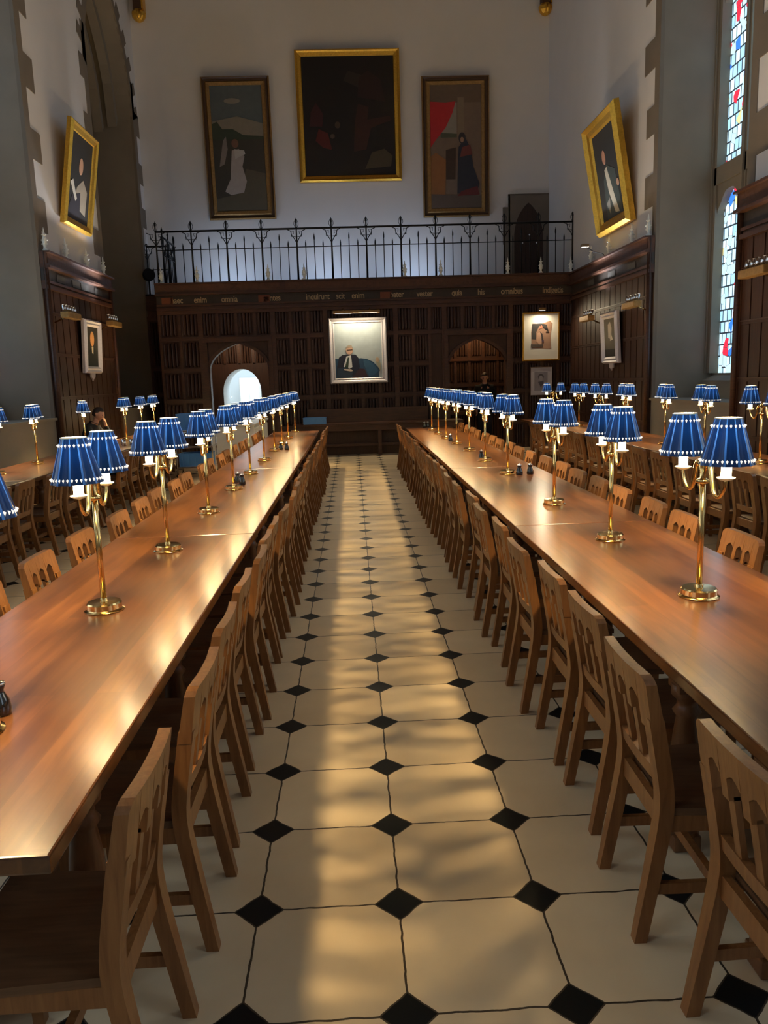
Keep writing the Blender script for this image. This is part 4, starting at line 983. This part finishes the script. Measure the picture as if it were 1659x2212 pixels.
    mb = MB(); mb.box(-0.162, 0.162, -0.205, -0.183, 0.36, 0.425); mb.box(-0.165, 0.165, 0.142, 0.162, 0.36, 0.412)
    for s in (-1, 1): mb.box(s*0.182-0.01, s*0.182+0.01, -0.18, 0.14, 0.36, 0.412)
    mb.build('seat_rail', M['chair'], g)
    mb = MB()
    for s in (-1, 1): mb.box(s*0.181-0.009, s*0.181+0.009, -0.21, 0.14, 0.155, 0.19)
    mb.box(-0.172, 0.172, -0.035, -0.012, 0.155, 0.19)
    mb.build('stretcher', M['chair'], g)
    return g
chair0 = make_chair()
chair_used = [False]
def place_chair(x, y, rz, label, group):
    if not chair_used[0]: o = chair0; chair_used[0] = True
    else: o = copy_tree(chair0)
    o.location = (x, y, 0); o.rotation_euler = (0, 0, rz + random.uniform(-0.035, 0.035)); tag(o, label, 'chair', group)
random.seed(11)
def row(ys, x, rz, text, group, jitter=0.02):
    for k, y in enumerate(ys):
        place_chair(x+random.uniform(-jitter, jitter), y, rz, 'oak chair, %s from the near end, %s' % (ORD[k], text), group)
row(rowA, -0.855, PI/2, 'aisle side of the left long table', 'oak chairs between the aisle and the left long table')
row(rowC, 1.00, -PI/2, 'aisle side of the right long table', 'oak chairs between the aisle and the right long table')
row(rowB, -1.525, -PI/2, 'outer side of the left long table', 'oak chairs on the outer side of the left long table')
row(rowD, 1.665, PI/2, 'outer side of the right long table', 'oak chairs on the outer side of the right long table')
row(rowE, -3.46-0.05, PI/2, 'table along the left wall', 'oak chairs at the table by the left wall', 0.04)
row(rowF, 3.30+0.10, -PI/2, 'table along the right wall', 'oak chairs at the table by the right wall', 0.04)

# ------------------------------------------------------------------ lamps
def make_lamp():
    g = thing('table_lamp')
    MB().lathe([(0.083,0),(0.085,0.006),(0.078,0.010),(0.074,0.013),(0.074,0.034),(0.069,0.040),(0.018,0.042),(0.015,0.052),(0.011,0.058)], n=64, smooth=False).build('base', M['brass'], g)
    mb = MB(); mb.tube([(0,0,0.045),(0,0,0.50)], 0.0125, 10); mb.lathe([(0.013,0.485),(0.027,0.49),(0.029,0.50),(0.020,0.508),(0.012,0.51),(0.012,0.57),(0.018,0.58),(0.016,0.60),(0.004,0.61)], n=16)
    mb.build('pole', M['brass'], g)
    A = 0.20
    for s in (-1, 1):
        pts = [(0, s*0.010, 0.50), (0, s*0.022, 0.55), (0, s*0.045, 0.572), (0, s*0.066, 0.555), (0, s*0.082, 0.50), (0, s*0.10, 0.462), (0, s*0.128, 0.447), (0, s*0.162, 0.458), (0, s*0.19, 0.49), (0, s*A, 0.525)]
        sm = []
        P_ = [Vector(p) for p in pts]
        for i in range(len(P_)-1):
            p0, p1, p2, p3 = P_[max(i-1,0)], P_[i], P_[i+1], P_[min(i+2,len(P_)-1)]
            for k in range(4):
                t = k/4; sm.append(0.5*((2*p1)+(-p0+p2)*t+(2*p0-5*p1+4*p2-p3)*t*t+(-p0+3*p1-3*p2+p3)*t**3))
        sm.append(P_[-1])
        mb = MB(); n = len(sm); mb.tube(sm, [0.007+0.005*math.sin(PI*min(1, max(0, (i/n-0.1)/0.5))) for i in range(n)], 10)
        arm = mb.build('arm', M['brass'], g)
        MB().lathe([(0.010,0),(0.022,0.003),(0.033,0.010),(0.035,0.014),(0.026,0.014),(0.014,0.012)], (0, s*A, 0.522), 24).build('drip_pan', M['cream'], g)
        MB().lathe([(0.0195,0),(0.0195,0.070),(0.013,0.073)], (0, s*A, 0.535), 20).build('candle_sleeve', M['candle'], g)
        # shade
        z0, z1, r0, r1 = 0.587, 0.768, 0.1025, 0.050; NP = 12
        mb = MB(); prof = []
        def rad(t): return r0+(r1-r0)*t
        ang = []
        for k in range(NP):
            a0 = 2*PI*k/NP; hw = 0.045
            ang += [(a0-hw, 1.0, True), (a0+hw, 1.0, False)] + [(a0+2*PI/NP*q, 0.955, False) for q in (0.3, 0.5, 0.7)]
        m_ = len(ang); rings = []
        for t in (0.0, 0.5, 1.0):
            rings.append([(rad(t)*f*math.cos(a), s*A+rad(t)*f*math.sin(a), z0+(z1-z0)*t) for a, f, _ in ang])
        vs = [v for r in rings for v in r]; fs = []; mis = []
        for i in range(2):
            for k in range(m_):
                q = (i*m_+k, i*m_+(k+1)%m_, (i+1)*m_+(k+1)%m_, (i+1)*m_+k)
                mb.add([vs[j] for j in q], [(0,1,2,3)], 1 if ang[k][2] else 0)
        sh = mb.build('shade_cover', [M['shade'], M['rib']], g); sh.name = 'lamp_shade'
        for t, nb in ((0.83, 22), (0.10, 36)):
            mb = MB()
            for k in range(nb):
                a = 2*PI*(k+0.5)/nb; r = rad(t)+0.0008; z = z0+(z1-z0)*t; c, s_ = math.cos(a), math.sin(a)
                bw = 0.0052
                mb.add([(r*c, s*A+r*s_, z-0.008), (r*c-s_*bw, s*A+r*s_+c*bw, z+0.003), (r*c+s_*bw, s*A+r*s_-c*bw, z+0.003), ((r+0.006)*c, s*A+(r+0.006)*s_, z+0.002), ((r-0.004)*c, s*A+(r-0.004)*s_, z+0.007)],
                       [(0,3,1),(0,2,3),(1,3,4),(3,2,4),(0,1,4),(0,4,2)])
            mb.build('bead_trim', M['bead'], sh)
        mb = MB(); mb.lathe([(r1+0.001, z1-0.003), (r1+0.0018, z1+0.001), (r1-0.003, z1+0.001)], (0, s*A, 0), 32, close=False); mb.build('top_ring', M['cream'], sh)
        ld = bpy.data.lights.get('candle_bulb')
        if not ld:
            ld = bpy.data.lights.new('candle_bulb', 'POINT'); ld.energy = LAMP_W; ld.color = (1.0, 0.72, 0.36); ld.shadow_soft_size = 0.042
        o = bpy.data.objects.new('bulb', ld); C.objects.link(o); o.parent = g; o.location = (0, s*A, 0.70)
    return g
lamp0 = make_lamp(); lamp_used = [False]
def place_lamp(x, y, rz, label, group):
    if not lamp_used[0]: o = lamp0; lamp_used[0] = True
    else: o = copy_tree(lamp0)
    o.location = (x, y, 0.75); o.rotation_euler = (0, 0, rz); tag(o, label, 'lamp', group)
for k, y in enumerate([0.27, 1.475, 2.67, 3.99, 5.25, 6.45, 7.80, 9.13, 10.3, 11.5, 13.15]):
    place_lamp(-1.205, y, [0.0, 0.04, -0.08, 0.06, 0.0, 0.03, -0.05, 0.05, -0.04, 0.05, 0.0][k], 'brass two-arm lamp with blue shades, %s nearest on the left long table' % ORD[k], 'two-arm lamps on the left long table')
for k, y in enumerate([1.306, 2.493, 3.796, 5.656, 6.888, 8.16, 9.27, 10.3, 11.3, 12.3]):
    place_lamp([1.353,1.363,1.374,1.397,1.385,1.395,1.38,1.35,1.34,1.33][k], y, [0.0,-0.05,0.06,0.05,-0.03,0.02,0.05,0.08,0.06,0.05][k], 'brass two-arm lamp with blue shades, %s nearest on the right long table' % ORD[k], 'two-arm lamps on the right long table')
for k, y in enumerate([7.3, 8.45, 10.35, 12.53, 13.64, 14.6]):
    place_lamp(-4.22, y, [0.1, 0.25, 0.35, 0.1, 0.15, 0.1][k], 'brass two-arm lamp with blue shades, %s nearest on the left wall table' % ORD[k], 'two-arm lamps on the table by the left wall')
for k, y in enumerate([5.75, 7.0, 8.15, 9.62, 10.83, 12.04, 13.82]):
    place_lamp(3.95, y, [0.1,-0.15,-0.2,-0.1,0.15,0.1,0.5][k], 'brass two-arm lamp with blue shades, %s nearest on the right wall table' % ORD[k], 'two-arm lamps on the table by the right wall')

# ------------------------------------------------------------------ pepper pots
def make_pot():
    g = thing('pepper_pot')
    MB().lathe([(0.030,0),(0.033,0.004),(0.034,0.02),(0.030,0.045),(0.019,0.068),(0.017,0.074),(0.022,0.088),(0.024,0.094)], n=24).build('body', M['black'], g)
    MB().lathe([(0.024,0.094),(0.023,0.099),(0.012,0.103),(0.005,0.104),(0.007,0.110),(0.003,0.114)], n=20).build('silver_cap', M['chrome'], g)
    return g
pot0 = make_pot(); first = True
pots = [(-1.185, 0.40, 'at the very edge of the picture on the left long table'), (-1.235, 5.72, 'behind its twin near the fourth lamps of the left long table'), (-1.175, 5.60, 'in front of its twin on the left long table'),
        (-1.14, 9.33, 'outer one of the pair far down the left long table'), (-1.05, 9.27, 'aisle one of the pair far down the left long table'), (1.489, 5.553, 'of the nearest pair on the right long table, closer to the lamp'), (1.60, 5.58, 'of the nearest pair on the right long table, farther from the lamp'),
        (1.376, 7.10, 'standing alone before the fifth lamp of the right long table'), (1.355, 9.79, 'standing alone far down the right long table'), (1.28, 13.22, 'aisle one of the pair ending the right long table'), (1.35, 13.26, 'outer one of the pair ending the right long table'),
        (3.98, 9.2, 'on the right wall table in front of the stone reveal'), (4.02, 6.8, 'on the right wall table by its second nearest lamp')]
for x, y, t in pots:
    o = pot0 if first else copy_tree(pot0); first = False
    o.location = (x, y, 0.75); tag(o, 'black pepper pot, ' + t, 'pepper pot', 'pepper pots on the tables')

# ------------------------------------------------------------------ far bench, crates, servery counter
g = thing('serving_bench', (0.1, 15.95, 0), 0, 'long dark oak bench with backboard across the far end of the aisle', 'bench')
MB().bbox(-1.55, 2.3, -0.15, 0.45, 0.69, 0.735, 0.006).build('top_board', M['panel_rail'], g)
MB().bbox(-1.55, 2.3, -0.10, -0.07, 0.56, 0.69, 0.004).build('front_rail', M['panel_rail'], g)
MB().bbox(-1.25, 1.55, 0.38, 0.42, 0.735, 1.05, 0.006).build('backboard', M['panel_rail'], g)
MB().bbox(-1.5, 2.25, 0.05, 0.10, 0.20, 0.26, 0.006).build('foot_rail', M['panel_rail'], g)
for x in (-1.5, 0.4, 2.22): MB().box(x-0.04, x+0.04, -0.08, 0.42, 0, 0.69).build('leg', M['panel_rail'], g)
MB().box(-1.5, 2.25, 0.22, 0.26, 0, 0.62).build('kick_board', M['panel'], g)
def crate(loc, w_, d_, h_, label, rz=0.0):
    g = thing('plastic_crate', loc, rz, label, 'crate')
    mb = MB(); t = 0.012
    mb.box(-w_/2, w_/2, -d_/2, d_/2, 0, t)
    for s in (-1, 1):
        mb.hexa([(-w_/2+.01, s*(d_/2-.01)-t/2, 0), (w_/2-.01, s*(d_/2-.01)-t/2, 0), (w_/2-.01, s*(d_/2-.01)+t/2, 0), (-w_/2+.01, s*(d_/2-.01)+t/2, 0)], [(-w_/2, s*d_/2-t/2, h_), (w_/2, s*d_/2-t/2, h_), (w_/2, s*d_/2+t/2, h_), (-w_/2, s*d_/2+t/2, h_)])
        mb.box(s*w_/2-t/2, s*w_/2+t/2, -d_/2, d_/2, 0, h_)
        for k in range(5): mb.box(-w_/2+(k+0.5)*w_/5-0.006, -w_/2+(k+0.5)*w_/5+0.006, s*(d_/2+0.008)-0.008, s*(d_/2+0.008)+0.008, 0.02, h_-0.01)
    mb.build('crate_body', M['blue_plastic'], g)
    mb = MB()
    for s in (-1, 1): mb.box(-w_/2-0.012, w_/2+0.012, s*d_/2-0.012, s*d_/2+0.012, h_-0.02, h_); mb.box(s*w_/2-0.012, s*w_/2+0.012, -d_/2, d_/2, h_-0.02, h_)
    mb.build('rim', M['blue_plastic'], g)
crate((-0.96, 15.98, 0.735), 0.50, 0.32, 0.15, 'pale blue plastic crate on the far bench beside the end of the left long table')
g = thing('clearing_trolley', (-3.05, 12.9, 0), 0, 'metal trolley with blue shelves standing behind the lamps near the seated person', 'trolley')
for sx in (-1, 1):
    for sy in (-1, 1): MB().tube([(sx*0.33, sy*0.22, 0.05), (sx*0.33, sy*0.22, 1.02)], 0.014, 8).build('post', M['chrome'], g)
for z in (0.18, 0.55, 0.85): MB().bbox(-0.34, 0.34, -0.23, 0.23, z, z+0.03, 0.006).build('shelf', M['chrome'], g)
for sx in (-1, 1):
    for sy in (-1, 1): MB().ball((sx*0.33, sy*0.22, 0.035), 0.035, 8).build('castor', M['iron'], g)
crate((-3.05, 12.9, 0.88), 0.58, 0.40, 0.30, 'tall blue crate on the top shelf of the metal trolley')
crate((-3.05, 12.9, 0.21), 0.58, 0.40, 0.24, 'blue crate on the bottom shelf of the metal trolley')
g = thing('servery_counter', (-2.50, 15.0, 0), 0, 'white servery counter with panelled sides in front of the bright arch', 'counter')
MB().bbox(-0.50, 0.46, -1.15, 1.30, 0.86, 0.90, 0.006).build('counter_top', M['white'], g)
MB().box(-0.46, 0.42, -1.10, 1.25, 0.0, 0.86).build('cabinet', M['white'], g)
for k in range(3): MB().box(0.42, 0.435, -1.02+k*0.78, -0.32+k*0.78, 0.12, 0.80).build('side_panel', M['paper'], g)
def plates(loc, r, n, dz, what, group):
    mb = MB(); mb.lathe([(r*0.5, 0), (r*0.55, 0.004), (r, dz*1.6), (r*1.0, dz*1.6+0.003), (r*0.5, 0.012)], n=22)
    o0 = mb.build('plate', M['china']); 
    for k in range(n):
        o = o0 if k == 0 else o0.copy()
        if k: C.objects.link(o)
        o.location = (loc[0], loc[1], loc[2]+k*dz)
        tag(o, 'white china plate in the stack %s' % what, 'plate', group)
plates((-2.75, 15.9, 0.90), 0.13, 12, 0.016, 'on the white servery counter', 'plates stacked on the servery counter')
plates((-3.36, 20.2, 0.92), 0.14, 11, 0.022, 'inside the bright room beyond the low arch', 'plates stacked in the bright room')
g = thing('kitchen_shelf', (-3.5, 20.3, 0), 0, 'pale steel worktop carrying plates in the bright room beyond the arch', 'worktop')
MB().bbox(-0.4, 0.6, -0.35, 0.35, 0.88, 0.92, 0.005).build('top', M['chrome'], g)
for sx in (-0.36, 0.56):
    for sy in (-0.3, 0.3): MB().tube([(sx, sy, 0), (sx, sy, 0.88)], 0.018, 8).build('leg', M['chrome'], g)
g = thing('fridge', (-3.10, 21.9, 0), 0, 'tall white two door fridge in the bright room beyond the arch', 'fridge')
MB().bbox(-0.30, 0.30, -0.3, 0.3, 0, 1.85, 0.01).build('body', M['white'], g)
for s in (-1, 1):
    o = MB().bbox(s*0.15-0.125, s*0.15+0.125, -0.34, -0.305, 0.06, 1.8, 0.008).build('fridge_door', M['china'], g)
    MB().tube([(s*0.05, -0.37, 0.8), (s*0.05, -0.37, 1.2)], 0.01, 6).build('handle', M['chrome'], o)
g = thing('wall_notice', (-3.42, 22.58, 1.45), 0, 'pale paper notice on the wall of the bright room beyond the arch', 'notice')
MB().box(-0.13, 0.13, -0.012, 0, 0, 0.36).build('paper', M['paper'], g)
g = thing('glove_box', (-3.72, 20.35, 1.35), 0, 'small pale blue box on a shelf in the bright room beyond the arch', 'box')
MB().bbox(-0.09, 0.09, -0.06, 0.06, 0, 0.12, 0.006).build('carton', plain('pale_blue_card', (0.12, 0.45, 0.7), 0.5), g); MB().box(-0.5, 0.25, -0.15, 0.15, -0.03, 0).build('shelf_board', M['chrome'], g)
g = thing('cutlery_tray', (-2.62, 14.75, 0.90), 0.1, 'red tray of cutlery on the near part of the white servery counter', 'tray')
mb = MB(); mb.bbox(-0.2, 0.2, -0.14, 0.14, 0, 0.012, 0.004)
for s in (-1, 1): mb.box(-0.2, 0.2, s*0.14-0.006, s*0.14+0.006, 0, 0.03); mb.box(s*0.2-0.006, s*0.2+0.006, -0.14, 0.14, 0, 0.03)
mb.build('tray', M['red_plastic'], g)
for k in range(5): MB().bbox(0.05+0.02*k, 0.062+0.02*k, -0.1, 0.08, 0.014, 0.02, 0.002).build('cutlery', M['iron'], g)
# glassware beside the seated person
for k, (x, y) in enumerate(((-3.86, 11.1), (-3.78, 11.25), (-3.95, 11.35))):
    mb = MB(); mb.lathe([(0.028,0),(0.033,0.002),(0.036,0.10),(0.034,0.10),(0.030,0.006)], n=16); o = mb.build('drinking_glass', M['chrome'], None, (x, y, 0.75))
    tag(o, 'small shiny tumbler on the side table in front of the seated person', 'glass', 'tumblers by the seated person')

# ------------------------------------------------------------------ people
def skin_mesh(name, verts, edges, radii, m, parent, lv=2, root=0):
    me = bpy.data.meshes.new(name); me.from_pydata(verts, edges, []); o = bpy.data.objects.new(name, me); C.objects.link(o)
    sk = o.modifiers.new('skin', 'SKIN'); sk.use_smooth_shade = True
    for i, d in enumerate(me.skin_vertices[0].data):
        r = radii[i]; d.radius = r if isinstance(r, tuple) else (r, r); d.use_root = (i == root)
    ss = o.modifiers.new('sub', 'SUBSURF'); ss.levels = lv; ss.render_levels = lv
    bpy.context.view_layer.update()
    ev = o.evaluated_get(bpy.context.evaluated_depsgraph_get())
    m2 = bpy.data.meshes.new_from_object(ev); bpy.data.objects.remove(o)
    for p in m2.polygons: p.use_smooth = True
    m2.materials.clear(); m2.materials.append(m)
    o = bpy.data.objects.new(name, m2); C.objects.link(o); o.parent = parent
    return o
def hand(v, e, r, wrist_i, dir_, side_, up_):
    """palm and five fingers grown from the wrist vertex"""
    W_ = Vector(v[wrist_i]); d = Vector(dir_).normalized(); s = Vector(side_).normalized(); u = Vector(up_).normalized()
    v.append(tuple(W_+d*0.05)); r.append((0.030, 0.016)); palm = len(v)-1; e.append((wrist_i, palm))
    for k, (off, ln) in enumerate(((-0.028, 0.062), (-0.009, 0.074), (0.010, 0.070), (0.027, 0.054))):
        p0 = W_+d*0.085+s*off; v.append(tuple(p0)); r.append(0.010); e.append((palm, len(v)-1))
        v.append(tuple(p0+d*ln*0.5-u*0.010)); r.append(0.009); e.append((len(v)-2, len(v)-1))
        v.append(tuple(p0+d*ln*0.85-u*0.032)); r.append(0.008); e.append((len(v)-2, len(v)-1))
    v.append(tuple(W_+d*0.035-s*0.038)); r.append(0.012); e.append((palm, len(v)-1))
    v.append(tuple(W_+d*0.075-s*0.055-u*0.012)); r.append(0.009); e.append((len(v)-2, len(v)-1))
def person(loc, rz, label, pose, hair_m, scale=1.0):
    g = thing('person', loc, rz, label, 'person'); g.scale = (scale,)*3
    S = pose
    v = [S['pelvis'], S['waist'], S['chest'], S['neck0'], S['neck1'], S['head']]; r = [(0.15,0.11), (0.13,0.10), (0.16,0.11), (0.065,0.06), (0.055,0.055), (0.05,0.05)]
    e = [(0,1),(1,2),(2,3),(3,4),(4,5)]
    def limb(root, pts, rr):
        prev = root
        for p, q in zip(pts, rr):
            v.append(p); r.append(q); e.append((prev, len(v)-1)); prev = len(v)-1
        return prev
    wl = limb(2, S['armL'], [0.062, 0.050, 0.042, 0.034, 0.027]); wr = limb(2, S['armR'], [0.062, 0.050, 0.042, 0.034, 0.027])
    limb(0, S['legL'], [0.085, 0.075, 0.058, 0.05, 0.038, (0.04,0.03), (0.035,0.022)]); limb(0, S['legR'], [0.085, 0.075, 0.058, 0.05, 0.038, (0.04,0.03), (0.035,0.022)])
    hand(v, e, r, wl, *S['handL']); hand(v, e, r, wr, *S['handR'])
    body = skin_mesh('body', v, e, r, M['skin'], g, 2)
    # clothing
    nk = tuple(Vector(S['neck0']).lerp(Vector(S['neck1']), 0.5)); cv = [S['pelvis'], S['waist'], S['chest'], S['neck0'], nk]; cr = [(0.165,0.125), (0.15,0.12), (0.19,0.13), (0.09,0.085), (0.072,0.07)]; ce = [(0,1),(1,2),(2,3),(3,4)]
    for arm in ('armL', 'armR'):
        prev = 2
        for p, q in zip(S[arm], [0.078, 0.064, 0.056, 0.048, 0.038]): cv.append(p); cr.append(q); ce.append((prev, len(cv)-1)); prev = len(cv)-1
    skin_mesh('dark_jumper', cv, ce, cr, M['cloth_black'], g, 2)
    tv = [S['pelvis']]; tr = [(0.165,0.13)]; te = []
    for leg in ('legL', 'legR'):
        prev = 0
        for p, q in zip(S[leg][:5], [0.105, 0.092, 0.075, 0.068, 0.055]): tv.append(p); tr.append(q); te.append((prev, len(tv)-1)); prev = len(tv)-1
    skin_mesh('trousers', tv, te, tr, M['cloth_dark'], g, 2)
    h = Vector(S['head']); f = Vector(S['face']).normalized(); up = Vector((0,0,1)); up = (up-f*up.dot(f)).normalized(); sd = f.cross(up)
    def hp(a, b, c): return h+f*a+sd*b+up*c
    # head with face features, one smooth mesh joined over the neck end
    bm = bmesh.new(); bmesh.ops.create_uvsphere(bm, u_segments=28, v_segments=20, radius=1)
    for q in bm.verts:
        x, y, z = q.co; rx, ry, rz_ = 0.098, 0.078, 0.118
        if z < 0: ry *= 1+0.25*z; rx *= 1+0.10*z
        p = Vector((x*rx, y*ry, z*rz_))
        if x > 0.5:
            p.x += 0.022*math.exp(-((y/0.14)**2+((z+0.12)/0.16)**2)) + 0.010*math.exp(-((y/0.3)**2+((z-0.18)/0.08)**2)) + 0.008*math.exp(-((y/0.25)**2+((z+0.50)/0.07)**2)) + 0.010*math.exp(-((y/0.2)**2+((z+0.8)/0.12)**2))
            p.x -= 0.012*math.exp(-(((abs(y)-0.36)/0.14)**2+((z-0.04)/0.09)**2))
        q.co = hp(p.x, p.y, p.z)
    me = bpy.data.meshes.new('head'); bm.to_mesh(me); bm.free(); me.materials.append(M['skin'])
    for p in me.polygons: p.use_smooth = True
    o = bpy.data.objects.new('head', me); C.objects.link(o); o.parent = g
    mb = MB()
    for s in (-1, 1):
        c = hp(0.0, s*0.08, -0.005); mb.ball(c, 0.022, 8, 1.4)
    mb.build('ears', M['skin'], g)
    mb = MB()
    for s in (-1, 1): mb.ball(hp(0.082, s*0.03, 0.008), 0.010, 8)
    mb.build('eyes', M['iron'], g)
    bm = bmesh.new(); bmesh.ops.create_uvsphere(bm, u_segments=24, v_segments=16, radius=1)
    for q in list(bm.verts):
        x, y, z = q.co
        k = 1.0+0.03*math.sin(9*x+5*y)
        if x > 0.25 and z < 0.42 or z < -0.55 or (x > -0.1 and z < -0.05): k = 0.84
        q.co = hp(x*0.106*k-0.004, y*0.086*k, z*0.124*k+0.003)
    me = bpy.data.meshes.new('hair'); bm.to_mesh(me); bm.free(); me.materials.append(hair_m)
    for p in me.polygons: p.use_smooth = True
    o = bpy.data.objects.new('hair', me); C.objects.link(o); o.parent = g
    mb = MB()
    for leg in ('legL', 'legR'):
        a = Vector(S[leg][5]); mb.bbox(a.x-0.05, a.x+0.05, a.y-0.06, a.y+0.20, 0.0, 0.07, 0.02) if S.get('stand') else mb.bbox(a.x-0.05, a.x+0.05, a.y-0.06, a.y+0.18, 0.0, 0.07, 0.02)
    mb.build('shoes', M['iron'], g)
    return g
# local +y is forward
seated = dict(pelvis=(0,0,0.52), waist=(0,0.03,0.70), chest=(0,0.12,0.92), neck0=(0,0.18,1.08), neck1=(0,0.22,1.14), head=(0,0.27,1.25), face=(0,1,-0.35),
    armL=[(-0.17,0.14,1.0),(-0.21,0.22,0.88),(-0.19,0.36,0.79),(-0.12,0.37,0.93),(-0.05,0.36,1.05)], armR=[(0.17,0.14,1.0),(0.23,0.20,0.88),(0.22,0.34,0.79),(0.14,0.45,0.79),(0.06,0.52,0.79)],
    legL=[(-0.09,0.06,0.50),(-0.10,0.25,0.50),(-0.11,0.44,0.49),(-0.11,0.45,0.28),(-0.11,0.44,0.10),(-0.11,0.47,0.05),(-0.11,0.60,0.03)], legR=[(0.09,0.06,0.50),(0.10,0.25,0.50),(0.11,0.44,0.49),(0.11,0.45,0.28),(0.11,0.44,0.10),(0.11,0.47,0.05),(0.11,0.60,0.03)],
    handL=((0.2,-0.05,1),(1,0,0),(0,1,0)), handR=((-0.5,0.8,0),(0.8,0.5,0),(0,0,1)))
standing = dict(pelvis=(0,0,0.95), waist=(0,0,1.10), chest=(0,0,1.33), neck0=(0,0,1.50), neck1=(0,0.01,1.55), head=(0,0.03,1.655), face=(0.1,1,-0.3), stand=1,
    armL=[(-0.19,0,1.42),(-0.23,0,1.25),(-0.25,0.02,1.13),(-0.24,0.08,1.0),(-0.22,0.12,0.88)], armR=[(0.19,0,1.42),(0.23,0,1.25),(0.25,0.02,1.13),(0.24,0.08,1.0),(0.22,0.12,0.88)],
    legL=[(-0.10,0,0.88),(-0.11,0.01,0.68),(-0.11,0.02,0.48),(-0.11,0,0.28),(-0.11,-0.02,0.10),(-0.11,0.0,0.05),(-0.11,0.13,0.03)], legR=[(0.10,0,0.88),(0.11,0.01,0.68),(0.11,0.02,0.48),(0.11,0,0.28),(0.11,-0.02,0.10),(0.11,0.0,0.05),(0.11,0.13,0.03)],
    handL=((0.1,0.2,-1),(0,1,0),(1,0,0)), handR=((-0.1,0.2,-1),(0,1,0),(-1,0,0)))
person((-4.84, 12.2, 0), -PI/2-0.12, 'person in black seated at the side table, chin resting on one hand', seated, M['hair'])
person((3.15, 17.35, 0), PI, 'person in dark clothes standing in the passage behind the empty doorway arch', standing, M['hair'])
